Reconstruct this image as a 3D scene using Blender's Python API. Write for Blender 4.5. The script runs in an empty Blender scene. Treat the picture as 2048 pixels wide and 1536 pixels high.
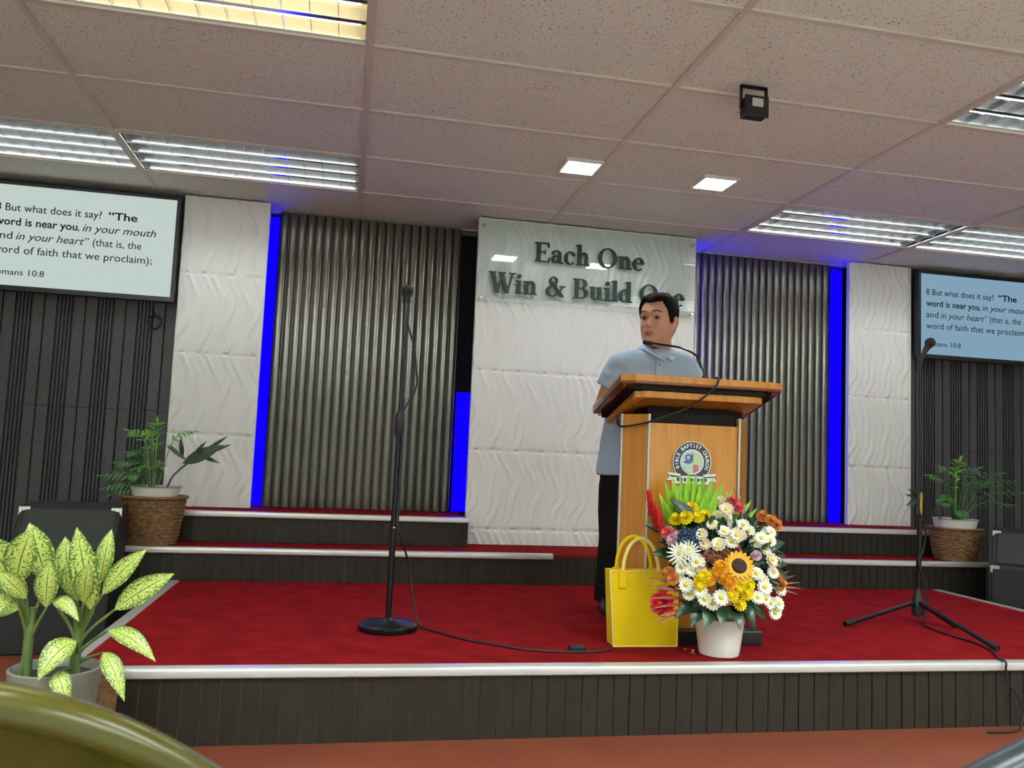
import bpy, bmesh, math, random
from mathutils import Vector, Matrix, Quaternion
random.seed(7)
PI = math.pi
scene = bpy.context.scene
col = scene.collection

# ------------------------------------------------------------------ camera, world, exposure
cam = bpy.data.cameras.new('camera'); cam_o = bpy.data.objects.new('camera', cam); col.objects.link(cam_o)
cam.sensor_width = 36.0; cam.lens = 29.01; cam.clip_start = 0.05
CX, CU, CF = Vector((.979, -.198, .043)), Vector((-.058, -.075, .995)), Vector((.194, .977, .085))
CF.normalize(); CX = (CX - CF * CX.dot(CF)).normalized(); CU = CX.cross(CF)
m4 = Matrix.Identity(4)
for i in range(3):
    m4[i][0] = CX[i]; m4[i][1] = CU[i]; m4[i][2] = -CF[i]
m4.translation = Vector((0, 0, .965))
cam_o.matrix_world = m4
cam.dof.use_dof = True; cam.dof.focus_distance = 4.0; cam.dof.aperture_fstop = 9.0
scene.camera = cam_o
scene.view_settings.view_transform = 'Standard'; scene.view_settings.look = 'None'
scene.view_settings.gamma = 1.0; scene.view_settings.use_curve_mapping = False
scene.view_settings.exposure = 0.12
w = bpy.data.worlds.new('world'); scene.world = w; w.use_nodes = True
w.node_tree.nodes['Background'].inputs[0].default_value = (.6, .65, .7, 1)
w.node_tree.nodes['Background'].inputs[1].default_value = 0.02
TUBE = 18.0          # radiance of the fluorescent tubes over the stage
HALL_FILL = 76.0          # radiance of the tubes in the unseen hall lights added for fill
PANEL = 76.0         # radiance of the square panel lights

# ------------------------------------------------------------------ materials
def lin(c):
    out = []
    for v in c:
        v /= 255.0
        out.append(v / 12.92 if v <= .04045 else ((v + .055) / 1.055) ** 2.4)
    return (out[0], out[1], out[2], 1)
def mat(name, c, rough=.5, metal=0, spec=.5, noise=0, nscale=20, nstretch=(1, 1, 1), bump=0, bscale=200, bstretch=(1, 1, 1), coat=0, c2=None, trans=0, sheen=0):
    m = bpy.data.materials.new(name); m.use_nodes = True
    nt = m.node_tree; b = nt.nodes['Principled BSDF']
    b.inputs['Base Color'].default_value = lin(c); b.inputs['Roughness'].default_value = rough
    b.inputs['Metallic'].default_value = metal; b.inputs['Specular IOR Level'].default_value = spec
    b.inputs['Coat Weight'].default_value = coat; b.inputs['Transmission Weight'].default_value = trans
    b.inputs['Sheen Weight'].default_value = sheen
    tc = nt.nodes.new('ShaderNodeTexCoord')
    if noise or c2:
        mp = nt.nodes.new('ShaderNodeMapping'); mp.inputs['Scale'].default_value = nstretch
        nz = nt.nodes.new('ShaderNodeTexNoise'); nz.inputs['Scale'].default_value = nscale; nz.inputs['Detail'].default_value = 6
        nt.links.new(tc.outputs['Object'], mp.inputs[0]); nt.links.new(mp.outputs[0], nz.inputs['Vector'])
        r = nt.nodes.new('ShaderNodeValToRGB')
        a = lin(c); d = lin(c2) if c2 else tuple(x * (1 - noise) for x in a[:3]) + (1,)
        r.color_ramp.elements[0].position = .35; r.color_ramp.elements[1].position = .65
        r.color_ramp.elements[0].color = d; r.color_ramp.elements[1].color = a
        nt.links.new(nz.outputs['Fac'], r.inputs[0]); nt.links.new(r.outputs[0], b.inputs['Base Color'])
    if bump:
        mp2 = nt.nodes.new('ShaderNodeMapping'); mp2.inputs['Scale'].default_value = bstretch
        n2 = nt.nodes.new('ShaderNodeTexNoise'); n2.inputs['Scale'].default_value = bscale; n2.inputs['Detail'].default_value = 4
        bp = nt.nodes.new('ShaderNodeBump'); bp.inputs['Strength'].default_value = bump; bp.inputs['Distance'].default_value = .004
        nt.links.new(tc.outputs['Object'], mp2.inputs[0]); nt.links.new(mp2.outputs[0], n2.inputs['Vector'])
        nt.links.new(n2.outputs['Fac'], bp.inputs['Height']); nt.links.new(bp.outputs[0], b.inputs['Normal'])
    return m
def emit(name, rgb, strength):
    m = bpy.data.materials.new(name); m.use_nodes = True; nt = m.node_tree
    nt.nodes.remove(nt.nodes['Principled BSDF'])
    e = nt.nodes.new('ShaderNodeEmission'); e.inputs[0].default_value = (*rgb, 1); e.inputs[1].default_value = strength
    nt.links.new(e.outputs[0], nt.nodes['Material Output'].inputs[0])
    return m
def ceiling_mat():
    m = mat('mineral_fibre', (226, 224, 220), .9, spec=.2, bump=.5, bscale=90)
    nt = m.node_tree; b = nt.nodes['Principled BSDF']
    tc = nt.nodes.new('ShaderNodeTexCoord'); vo = nt.nodes.new('ShaderNodeTexVoronoi'); vo.inputs['Scale'].default_value = 75
    nz = nt.nodes.new('ShaderNodeTexNoise'); nz.inputs['Scale'].default_value = 60; nz.inputs['Detail'].default_value = 3
    ad = nt.nodes.new('ShaderNodeVectorMath'); ad.operation = 'MULTIPLY_ADD'
    ad.inputs[1].default_value = (.02, .02, .02)
    nt.links.new(nz.outputs['Color'], ad.inputs[0]); nt.links.new(tc.outputs['Object'], ad.inputs[2]); nt.links.new(ad.outputs[0], vo.inputs['Vector'])
    nt.links.new(tc.outputs['Object'], nz.inputs['Vector'])
    r = nt.nodes.new('ShaderNodeValToRGB'); r.color_ramp.elements[0].position = .12; r.color_ramp.elements[1].position = .26
    r.color_ramp.elements[0].color = lin((112, 110, 104)); r.color_ramp.elements[1].color = lin((218, 222, 216))
    nt.links.new(vo.outputs['Distance'], r.inputs[0]); nt.links.new(r.outputs[0], b.inputs['Base Color'])
    return m
def leaf_mat():        # pale yellow-green blade, green speckle towards margin, green midrib
    m = mat('variegated_leaf', (205, 215, 125), .4, spec=.45)
    nt = m.node_tree; b = nt.nodes['Principled BSDF']; L = nt.links
    uv = nt.nodes.new('ShaderNodeUVMap'); sx = nt.nodes.new('ShaderNodeSeparateXYZ'); L.new(uv.outputs[0], sx.inputs[0])
    d = nt.nodes.new('ShaderNodeMath'); d.operation = 'SUBTRACT'; d.inputs[1].default_value = .5; L.new(sx.outputs[0], d.inputs[0])
    ab = nt.nodes.new('ShaderNodeMath'); ab.operation = 'ABSOLUTE'; L.new(d.outputs[0], ab.inputs[0])
    mp = nt.nodes.new('ShaderNodeMapping'); mp.inputs['Scale'].default_value = (9, 26, 1); L.new(uv.outputs[0], mp.inputs[0])
    nz = nt.nodes.new('ShaderNodeTexNoise'); nz.inputs['Scale'].default_value = 1.2; nz.inputs['Detail'].default_value = 4; L.new(mp.outputs[0], nz.inputs['Vector'])
    k = nt.nodes.new('ShaderNodeMath'); k.operation = 'MULTIPLY_ADD'; k.inputs[1].default_value = .42; L.new(ab.outputs[0], k.inputs[0]); L.new(nz.outputs['Fac'], k.inputs[2])
    r = nt.nodes.new('ShaderNodeValToRGB'); r.color_ramp.elements[0].position = .56; r.color_ramp.elements[1].position = .70
    r.color_ramp.elements[0].color = lin((186, 198, 104)); r.color_ramp.elements[1].color = lin((62, 100, 36))
    L.new(k.outputs[0], r.inputs[0])
    st = nt.nodes.new('ShaderNodeMath'); st.operation = 'LESS_THAN'; st.inputs[1].default_value = .022; L.new(ab.outputs[0], st.inputs[0])
    mx = nt.nodes.new('ShaderNodeMix'); mx.data_type = 'RGBA'; L.new(st.outputs[0], mx.inputs[0]); L.new(r.outputs[0], mx.inputs[6]); mx.inputs[7].default_value = lin((70, 112, 44))
    L.new(mx.outputs[2], b.inputs['Base Color'])
    return m
M = dict(
    floor=mat('terracotta_tile', (122, 62, 42), .32, noise=.12, nscale=3, bump=.05, bscale=8),
    bouncefloor=mat('pale_bounce_floor', (186, 190, 182), .5), ceil=ceiling_mat(), grid=mat('grid_metal', (205, 200, 192), .45),
    wall=mat('wall_paint', (222, 222, 216), .8), darkwall=mat('dark_paint', (24, 24, 27), .7),
    slat=mat('charcoal_slat', (66, 66, 68), .5, noise=.18, nscale=8, nstretch=(6, 6, .4)),
    flute=mat('bronze_flute', (108, 105, 96), .22, metal=.5, noise=.22, nscale=5, nstretch=(5, 5, .5)),
    white=mat('white_wave_panel', (232, 234, 232), .3, spec=.5),
    carpet=mat('red_carpet', (126, 20, 24), .95, spec=.05, c2=(108, 14, 18), nscale=9, bump=.4, bscale=500),
    plank=mat('dark_plank', (40, 36, 29), .5, spec=.3, noise=.35, nscale=7, nstretch=(9, 9, .8)),
    groove=mat('plank_groove', (104, 66, 42), .6),
    nosing=mat('aluminium_nosing', (205, 203, 200), .32, metal=.5),
    black=mat('black_plastic', (20, 20, 22), .4), blackm=mat('black_metal', (18, 18, 20), .3, metal=.4),
    rubber=mat('black_rubber', (14, 14, 15), .6), grille=mat('speaker_cloth', (40, 43, 39), .75, bump=.4, bscale=600),
    chrome=mat('chrome', (205, 205, 205), .2, metal=1), brass=mat('brass', (150, 125, 70), .3, metal=.9),
    micgrey=mat('mic_mesh', (40, 39, 38), .6, metal=.2, bump=.6, bscale=900),
    wood=mat('honey_laminate', (190, 130, 50), .18, spec=.5, c2=(172, 112, 42), nscale=5, nstretch=(8, 8, .5), coat=.35),
    woodd=mat('red_brown_laminate', (120, 62, 30), .25, coat=.4, noise=.2, nscale=6, nstretch=(1, 8, 8)),
    ledge=mat('dark_trim_shade', (20, 14, 11), .7, spec=.15),
    navy=mat('navy_print', (38, 42, 58), .5), offw=mat('white_print', (226, 226, 220), .5), paleblue=mat('pale_blue_print', (176, 196, 214), .5),
    printred=mat('red_print', (186, 96, 88), .5), printblue=mat('blue_print', (70, 88, 120), .5), printgreen=mat('pale_green_print', (176, 200, 150), .5),
    bag=mat('yellow_felt', (222, 190, 22), .85, spec=.15, bump=.2, bscale=400), bage=mat('pale_yellow_edge', (226, 206, 108), .8),
    vase=mat('glazed_white', (222, 222, 214), .3), wicker=mat('wicker', (128, 96, 56), .65, c2=(88, 60, 32), nscale=40, nstretch=(1, 1, 2), bump=.6, bscale=120, bstretch=(1, 1, 3)),
    soil=mat('dark_soil', (46, 34, 24), .95), potw=mat('grey_white_pot', (116, 119, 108), .5),
    leafv=leaf_mat(), stemg=mat('green_stem', (86, 108, 50), .5, noise=.3, nscale=20),
    fern=mat('fern_green', (62, 112, 50), .45, noise=.35, nscale=15), fernb=mat('fern_bright', (96, 150, 44), .45, noise=.25, nscale=15), ferndk=mat('fern_dark', (30, 56, 32), .4),
    dkleaf=mat('dark_leaf', (26, 58, 26), .35, noise=.4, nscale=12), palm=mat('lime_blade', (150, 196, 36), .45, c2=(104, 164, 44), nscale=12, nstretch=(4, 4, .5)),
    spike=mat('bronze_blade', (120, 52, 30), .5), fwhite=mat('white_petal', (238, 240, 222), .6), fcream=mat('cream_petal', (226, 214, 190), .6),
    fyel=mat('yellow_petal', (240, 216, 24), .6), fgold=mat('golden_petal', (226, 160, 24), .6), forange=mat('orange_petal', (206, 130, 60), .6),
    fred=mat('red_petal', (188, 28, 28), .5), fpink=mat('pink_petal', (214, 96, 104), .6), fcoral=mat('coral_petal', (216, 100, 92), .6),
    fmauve=mat('mauve_petal', (206, 172, 184), .6), fblue=mat('dark_blue_petal', (30, 52, 84), .6), fbrown=mat('russet_petal', (132, 82, 56), .6),
    fdark=mat('brown_disc', (44, 20, 12), .8), feye=mat('yellow_eye', (214, 190, 60), .8),
    skin=mat('skin', (196, 144, 118), .5, spec=.35, noise=.1, nscale=12), lip=mat('lip', (136, 76, 66), .45), hair=mat('black_hair', (15, 13, 12), .75, spec=.15, bump=.7, bscale=300),
    eyew=mat('eye_white', (120, 100, 90), .3), iris=mat('dark_iris', (26, 14, 10), .2), brow=mat('brow_hair', (40, 26, 20), .7),
    shirt=mat('light_blue_cotton', (170, 193, 218), .85, spec=.15, noise=.06, nscale=30, bump=.35, bscale=14), shirtd=mat('shirt_button', (100, 120, 145), .5),
    trouser=mat('black_trouser', (15, 15, 17), .8, spec=.2), shoe=mat('dark_leather', (32, 30, 30), .35), belt=mat('belt', (20, 17, 15), .4),
    chairg=mat('olive_plastic', (66, 62, 14), .25, spec=.4), chaird=mat('slate_plastic', (40, 50, 54), .3),
    green=mat('dark_green_letter', (6, 54, 42), .45, spec=.3), floodw=mat('pale_lens', (188, 196, 192), .3),
    reflector=mat('mirror_reflector', (215, 215, 215), .18, metal=1), housing=mat('white_enamel', (220, 220, 218), .4), mirror=mat('specular_aluminium', (225, 225, 225), .1, metal=1), housedk=mat('anodised_housing', (52, 54, 54), .6), housew=mat('cream_housing', (150, 142, 118), .6),
    tube=emit('fluorescent_glow', (.95, 1, .98), TUBE), tube_fill=emit('hall_fill_glow', (.91, 1, .97), HALL_FILL), tubew=emit('warm_fluorescent_glow', (1, .9, .66), TUBE * 1.2), panel=emit('panel_glow', (.96, 1, 1), PANEL),
    led=emit('blue_led_glow', (.0008, .0, 1), 6.0),
    scr_l=emit('screen_pale_green', (.53, .62, .58), .92), scr_r=emit('screen_blue', (.22, .36, .47), .92),
    ink=mat('screen_ink', (30, 34, 36), .6), inkb=mat('screen_ink_navy', (28, 40, 56), .6),
)
def acrylic():
    m = bpy.data.materials.new('clear_acrylic'); m.use_nodes = True; nt = m.node_tree
    nt.nodes.remove(nt.nodes['Principled BSDF'])
    t = nt.nodes.new('ShaderNodeBsdfTransparent'); t.inputs[0].default_value = (.97, .985, .98, 1)
    g = nt.nodes.new('ShaderNodeBsdfGlossy'); g.inputs['Roughness'].default_value = .03
    f = nt.nodes.new('ShaderNodeFresnel'); f.inputs[0].default_value = 1.5
    x = nt.nodes.new('ShaderNodeMixShader')
    nt.links.new(f.outputs[0], x.inputs[0]); nt.links.new(t.outputs[0], x.inputs[1]); nt.links.new(g.outputs[0], x.inputs[2])
    nt.links.new(x.outputs[0], nt.nodes['Material Output'].inputs[0])
    return m
M['acrylic'] = acrylic()

# ------------------------------------------------------------------ mesh helpers
class MB:
    def __init__(s): s.v = []; s.f = []; s.mi = []; s.uv = None
    def add(s, vs, fs, mi=0):
        o = len(s.v); s.v += [tuple(x) for x in vs]
        for f in fs: s.f.append([i + o for i in f]); s.mi.append(mi)
        return s
    def box(s, x0, y0, z0, x1, y1, z1, mi=0):
        vs = [(x, y, z) for z in (z0, z1) for y in (y0, y1) for x in (x0, x1)]
        return s.add(vs, [(0, 2, 3, 1), (4, 5, 7, 6), (0, 1, 5, 4), (2, 6, 7, 3), (0, 4, 6, 2), (1, 3, 7, 5)], mi)
    def prism(s, poly, a, b, axis='z', mi=0):
        n = len(poly)
        mk = {'z': lambda p, h: (p[0], p[1], h), 'y': lambda p, h: (p[0], h, p[1]), 'x': lambda p, h: (h, p[0], p[1])}[axis]
        vs = [mk(p, a) for p in poly] + [mk(p, b) for p in poly]
        fs = [tuple(range(n))[::-1], tuple(range(n, 2 * n))] + [(i, (i + 1) % n, n + (i + 1) % n, n + i) for i in range(n)]
        return s.add(vs, fs, mi)
    def loft(s, rings, cap=True, mi=0, closed=True):
        n = len(rings[0]); vs = [p for r in rings for p in r]; fs = []
        for k in range(len(rings) - 1):
            for i in range(n if closed else n - 1):
                j = (i + 1) % n
                fs.append((k * n + i, k * n + j, (k + 1) * n + j, (k + 1) * n + i))
        if cap and closed: fs += [tuple(range(n))[::-1], tuple(range((len(rings) - 1) * n, len(rings) * n))]
        return s.add(vs, fs, mi)
    def tube(s, pts, r, seg=8, mi=0, flat=None):
        pts = [Vector(p) for p in pts]; n = len(pts)
        rr = r if isinstance(r, (list, tuple)) else [r] * n
        rings = []; up = None
        for i in range(n):
            t = (pts[min(i + 1, n - 1)] - pts[max(i - 1, 0)])
            t = t.normalized() if t.length > 1e-9 else Vector((0, 0, 1))
            if up is None:
                up = Vector((0, 0, 1)) if abs(t.z) < .9 else Vector((0, 1, 0))
            a = t.cross(up)
            a = a.normalized() if a.length > 1e-6 else t.orthogonal().normalized()
            b = a.cross(t); up = b
            k = flat or 1
            rings.append([pts[i] + (a * math.cos(q) + b * math.sin(q) * k) * rr[i] for q in [2 * PI * j / seg for j in range(seg)]])
        return s.loft(rings, True, mi)
    def lathe(s, prof, seg=24, c=(0, 0, 0), mi=0, cap=True):
        rings = [[(c[0] + r * math.cos(2 * PI * j / seg), c[1] + r * math.sin(2 * PI * j / seg), c[2] + z) for j in range(seg)] for r, z in prof]
        return s.loft(rings, cap, mi)
    def ball(s, c, r, seg=12, rows=8, mi=0, sc=(1, 1, 1), q=None):
        rings = []
        for i in range(rows + 1):
            th = PI * i / rows; th = min(max(th, .02), PI - .02)
            ring = []
            for j in range(seg):
                p = Vector((r * sc[0] * math.sin(th) * math.cos(2 * PI * j / seg), r * sc[1] * math.sin(th) * math.sin(2 * PI * j / seg), -r * sc[2] * math.cos(th)))
                if q: p = q @ p
                ring.append(Vector(c) + p)
            rings.append(ring)
        return s.loft(rings, True, mi)
    def chain(s, pts, rad, seg=14, mi=0):
        s.tube(pts, rad, seg, mi)
        for p, r in zip(pts, rad): s.ball(p, r, seg, 10, mi)
        return s
    def leaf(s, p0, p1, wid, bend=(0, 0, 0), nrm=(0, -1, .3), n=9, fold=.18, peak=.42, tip=1.0, mi=0):
        if s.uv is None: s.uv = {}
        p0, p1, bend, nrm = Vector(p0), Vector(p1), Vector(bend), Vector(nrm)
        o = len(s.v); rows = []
        P = [p0.lerp(p1, t) + bend * (4 * t * (1 - t)) for t in [i / n for i in range(n + 1)]]
        for i, p in enumerate(P):
            t = i / n; tg = (P[min(i + 1, n)] - P[max(i - 1, 0)]).normalized()
            sd = tg.cross(nrm).normalized(); nn = sd.cross(tg).normalized()
            x = t / peak if t < peak else (1 - t) / (1 - peak)
            h = wid * .5 * max(math.sin(x * PI / 2) ** (.8 if t < peak else tip), .012)
            rows.append([p + sd * h * a + nn * abs(a) * h * 2 * fold for a in (-1, -.5, 0, .5, 1)])
        for i, row in enumerate(rows):
            for j, p in enumerate(row): s.v.append(tuple(p)); s.uv[o + i * 5 + j] = (j / 4, i / n)
        for i in range(n):
            for j in range(4):
                a = o + i * 5 + j; s.f.append([a, a + 1, a + 6, a + 5]); s.mi.append(mi)
        return s
    def build(s, name, mats, parent=None, smooth=40, loc=None, bevel=0, label=None):
        me = bpy.data.meshes.new(name)
        me.from_pydata(s.v, [], s.f); 
        for m in (mats if isinstance(mats, (list, tuple)) else [mats]): me.materials.append(M[m] if isinstance(m, str) else m)
        me.polygons.foreach_set('material_index', s.mi)
        bm = bmesh.new(); bm.from_mesh(me); bmesh.ops.recalc_face_normals(bm, faces=bm.faces); bm.to_mesh(me); bm.free()
        if s.uv is not None:
            ul = me.uv_layers.new(name='UVMap')
            for lp in me.loops: ul.data[lp.index].uv = s.uv.get(lp.vertex_index, (0, 0))
        if smooth:
            me.polygons.foreach_set('use_smooth', [True] * len(me.polygons)); me.set_sharp_from_angle(angle=math.radians(smooth))
        me.update()
        o = bpy.data.objects.new(name, me); col.objects.link(o)
        if parent: o.parent = parent
        if loc: o.location = loc
        if label: o['label'] = label
        if bevel:
            b = o.modifiers.new('edge', 'BEVEL'); b.width = bevel; b.segments = 2; b.limit_method = 'ANGLE'
        return o
def tag(o, label, cat, group=None, kind=None):
    o['label'] = label; o['category'] = cat
    if group: o['group'] = group
    if kind: o['kind'] = kind
    return o
def thing(name, label, cat, loc=(0, 0, 0), group=None):
    o = bpy.data.objects.new(name, None); col.objects.link(o); o.location = loc; o.empty_display_size = .1
    return tag(o, label, cat, group)
def struct(o): o['kind'] = 'structure'; return o
def copy_tree(o, parent=None):
    c = o.copy(); col.objects.link(c)
    if parent: c.parent = parent
    for ch in list(o.children): copy_tree(ch, c)
    return c
def spline(pts, n=8):
    pts = [Vector(p) for p in pts]; out = []
    for i in range(len(pts) - 1):
        a, b, c, d = pts[max(i - 1, 0)], pts[i], pts[i + 1], pts[min(i + 2, len(pts) - 1)]
        for k in range(n):
            t = k / n
            out.append(.5 * ((2 * b) + (c - a) * t + (2 * a - 5 * b + 4 * c - d) * t * t + (3 * b - a - 3 * c + d) * t ** 3))
    out.append(pts[-1]); return out
def fuse(name, mb, voxel, mats, parent, smooth_it=3):      # closed volumes merged into one continuous surface
    me = bpy.data.meshes.new(name + '_raw'); me.from_pydata(mb.v, [], mb.f)
    bm = bmesh.new(); bm.from_mesh(me); bmesh.ops.recalc_face_normals(bm, faces=bm.faces); bm.to_mesh(me); bm.free()
    t = bpy.data.objects.new('tmp', me); col.objects.link(t)
    r = t.modifiers.new('r', 'REMESH'); r.mode = 'VOXEL'; r.voxel_size = voxel; r.use_smooth_shade = True
    if smooth_it:
        s = t.modifiers.new('s', 'SMOOTH'); s.factor = .5; s.iterations = smooth_it
    dg = bpy.context.evaluated_depsgraph_get()
    out = bpy.data.meshes.new_from_object(t.evaluated_get(dg)); out.name = name
    bpy.data.objects.remove(t); bpy.data.meshes.remove(me)
    out.materials.clear()
    for m in (mats if isinstance(mats, (list, tuple)) else [mats]): out.materials.append(M[m])
    out.polygons.foreach_set('use_smooth', [True] * len(out.polygons))
    o = bpy.data.objects.new(name, out); col.objects.link(o)
    if parent: o.parent = parent
    return o

# ------------------------------------------------------------------ room shell
ZC = 2.455
mb = MB(); mb.box(-4.2, .35, -.1, 6.7, 5.7, 0); struct(mb.build('floor', 'floor', smooth=0))
mb = MB(); mb.box(-4.2, -4.2, -.1, 6.7, .35, 0); struct(mb.build('floor_bounce', 'bouncefloor', smooth=0))  # unseen pale floor, added to bounce neutral light up to the ceiling
GX, GY = -1.193, 3.008
LIGHTS = {(0, -1): 'w', (3, -1): 'n', (-1, 2): 'n', (0, 2): 'n', (3, 2): 'n', (4, 2): 'n',
          (-2, -1): 'n', (5, -1): 'n'}
for _j in (-4, -7, -10):
    for _i in (-1, 0, 2, 3, 4): LIGHTS[(_i, _j)] = 'h'  # unseen hall lights, added to brighten the room from the front
mb = MB(); gm = MB()
IX, JY = range(-3, 7), range(-12, 5)
for i in IX:
    for j in JY:
        if (i, j) in LIGHTS: continue
        x0, y0 = GX + 1.2 * i, GY + .6 * j
        x1, y1 = x0 + 1.2, min(y0 + .6, 5.56)
        sag = random.uniform(0, .004)
        mb.add([(x0, y0, ZC + sag), (x1, y0, ZC + random.uniform(0, .003)), (x1, y1, ZC + random.uniform(0, .003)), (x0, y1, ZC + sag)], [(0, 1, 2, 3)])
ceil = struct(mb.build('ceiling', 'ceil', smooth=0))
for i in list(IX) + [7]: gm.box(GX + 1.2 * i - .012, -4.2, ZC - .007, GX + 1.2 * i + .012, 5.56, ZC + .004)
for j in JY: gm.box(-4.8, GY + .6 * j - .012, ZC - .0065, 6.9, GY + .6 * j + .012, ZC + .004)
gm.build('grid', 'grid', parent=ceil, smooth=0)
mb = MB(); mb.box(-4.2, 5.56, -.02, 6.7, 5.7, ZC + .05); struct(mb.build('wall_back', 'darkwall', smooth=0))
mb = MB(); mb.box(-4.35, -4.2, -.02, -4.2, 5.7, ZC + .05); struct(mb.build('wall_left', 'wall', smooth=0))
mb = MB(); mb.box(6.7, -4.2, -.02, 6.85, 5.7, ZC + .05); struct(mb.build('wall_right', 'wall', smooth=0))
mb = MB(); mb.box(-4.35, -4.35, -.02, 6.85, -4.2, ZC + .05); struct(mb.build('wall_front', 'wall', smooth=0))
mb = MB(); mb.box(-4.35, -4.35, ZC + .3, 6.85, 5.7, ZC + .35); mb.box(-4.35, 5.7, ZC + .05, 6.85, 5.75, ZC + .35); struct(mb.build('trim_1', 'darkwall', smooth=0))

# ------------------------------------------------------------------ ceiling lights
def troffer(i, j, kind):
    x0, y0 = GX + 1.2 * i + .02, GY + .6 * j + .02; x1, y1 = x0 + 1.16, y0 + .56
    cx, cy = (x0 + x1) / 2, (y0 + y1) / 2
    names = {(0, -1): 'warm-tinted fluorescent ceiling light nearest the viewer, above the microphone with the round base',
             (3, -1): 'recessed fluorescent ceiling light past the small hanging floodlight',
             (-1, 2): 'outer of the two fluorescent lights above the pale green television',
             (0, 2): 'fluorescent ceiling light in front of the bronze panel beside the pale green television',
             (3, 2): 'fluorescent ceiling light in front of the bronze panel near the blue television',
             (4, 2): 'outer of the two fluorescent lights above the blue television'}
    t = thing('fluorescent_light', names.get((i, j), 'unseen recessed fluorescent ceiling light over the hall seating'), 'ceiling light', (cx, cy, ZC), 'recessed fluorescent ceiling lights')
    hx, hy = .58, .28
    b = MB()
    b.add([(-hx, -hy, 0), (hx, -hy, 0), (hx, hy, 0), (-hx, hy, 0), (-hx, -hy, .1), (hx, -hy, .1), (hx, hy, .1), (-hx, hy, .1)],
          [(4, 5, 6, 7), (0, 1, 5, 4), (1, 2, 6, 5), (2, 3, 7, 6), (3, 0, 4, 7)])
    b.build('housing', {'h': 'mirror', 'w': 'housew'}.get(kind, 'housedk'), t, smooth=0)
    f = MB()
    for (a, c, d, e) in ((-hx - .02, -hy - .02, hx + .02, -hy), (-hx - .02, hy, hx + .02, hy + .02), (-hx - .02, -hy, -hx, hy), (hx, -hy, hx + .02, hy)):
        f.box(a, c, -.009, d, e, .01)
    f.build('frame', 'grid', t, smooth=0)
    for k in range(4):
        y = -.21 + .14 * k
        tb = MB(); tb.tube([(-.56, y, .035), (.56, y, .035)], .014 if kind == 'h' else .009, 10)
        tb.build('tube', {'w': 'tubew', 'h': 'tube_fill'}.get(kind, 'tube'), t)
    lv = MB()
    for k in range(5):
        y = -.28 + .14 * k; y = min(max(y, -.275), .275)
        lv.prism([(y - .012, 0), (y + .012, 0), (y + .003, .05), (y - .003, .05)], -hx, hx, 'x')
    for k in range(1, 12):
        x = -hx + 2 * hx * k / 12
        lv.box(x - .001, -hy, .004, x + .001, hy, .03)
    lv.build('louver_slat', 'reflector', t, smooth=0)
    return t
for (i, j), k in LIGHTS.items(): troffer(i, j, k)
for (x, y, lb) in ((1.10, 3.985, 'square white panel light nearer the pale green television'), (1.845, 4.0, 'square white panel light nearer the blue television')):
    t = thing('panel_light', lb, 'ceiling light', (x, y, ZC), 'square panel lights over the podium')
    f = MB(); h = .098; g = .085
    for (a, c, d, e) in ((-h, -h, h, -g), (-h, g, h, h), (-h, -g, -g, g), (g, -g, h, g)): f.box(a, c, -.014, d, e, .004)
    f.build('frame', 'housing', t, smooth=0)
    d = MB(); d.box(-g, -g, -.012, g, g, .0); d.build('diffuser', 'panel', t, smooth=0)
# small floodlight hung from the ceiling
t = thing('floodlight', 'small black floodlight hanging from the ceiling by a bracket', 'light', (1.495, 2.9, ZC))
b = MB(); b.box(-.046, -.02, -.135, .046, .025, -.06); b.box(-.05, -.03, -.14, .05, -.02, -.055); b.build('body', 'black', t, smooth=0, bevel=.003)
b = MB(); b.box(-.022, -.034, -.1, .024, -.03, -.068); b.build('lens', 'floodw', t, smooth=0)
b = MB(); b.box(-.056, -.006, -.1, -.05, .01, -.008); b.box(.05, -.006, -.1, .056, .01, -.008); b.box(-.056, -.006, -.014, .056, .01, -.006); b.build('bracket', 'blackm', t, smooth=0)

# ------------------------------------------------------------------ stage and steps
ST, S1, S2 = .24, .408, .576
def riser(x0, x1, y, z0, z1, wid=.06):     # vertical planks with dark grooves, one surface
    mb = MB(); mb.box(x0, y + .008, z0, x1, y + .03, z1, 1)
    x = x0
    while x < x1 - .01:
        wv = wid * random.uniform(.94, 1.06); e = min(x + wv, x1)
        d = random.uniform(0, .003)
        mb.box(x + .0022, y + d, z0, e - .0022, y + .012, z1, 0)
        x = e
    return mb
def nosing(x0, y0, x1, y1, z, r=.011):
    d = Vector((x1 - x0, y1 - y0, 0)); L = d.length; d.normalize(); n = Vector((d.y, -d.x, 0))
    prof = [(-.035, .004), (.004, .006), (.014, .002), (.018, -.006), (.016, -.024), (.006, -.03), (0, -.03), (0, 0), (-.035, 0)]
    rings = [[Vector((x, y, z)) + n * a + Vector((0, 0, b)) for a, b in prof] for x, y in ((x0, y0), (x1, y1))]
    mb = MB(); mb.loft(rings); return mb
SX0, SX1, SY = -.83, 3.66, 2.84
t = thing('stage', 'low stage with red carpet top and dark plank front', 'stage', (0, 0, 0))
b = MB(); b.box(SX0 + .021, SY + .032, 0, SX1 - .021, 4.597, ST - .013); b.build('platform', 'plank', t, smooth=0)
b = MB(); b.box(SX0 + .01, SY + .01, ST - .012, SX1 - .01, 4.598, ST); b.build('carpet', 'carpet', t, smooth=0)
riser(SX0, SX1, SY, 0, ST - .012).build('front_cladding', ['plank', 'groove'], t, smooth=0)
b = MB(); b.box(SX0, SY + .032, 0, SX0 + .02, 4.597, ST - .013); b.box(SX1 - .02, SY + .032, 0, SX1, 4.597, ST - .013); b.build('side_cladding', 'plank', t, smooth=0)
nosing(SX0, SY, SX1, SY, ST).build('nosing', 'nosing', t)
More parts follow.
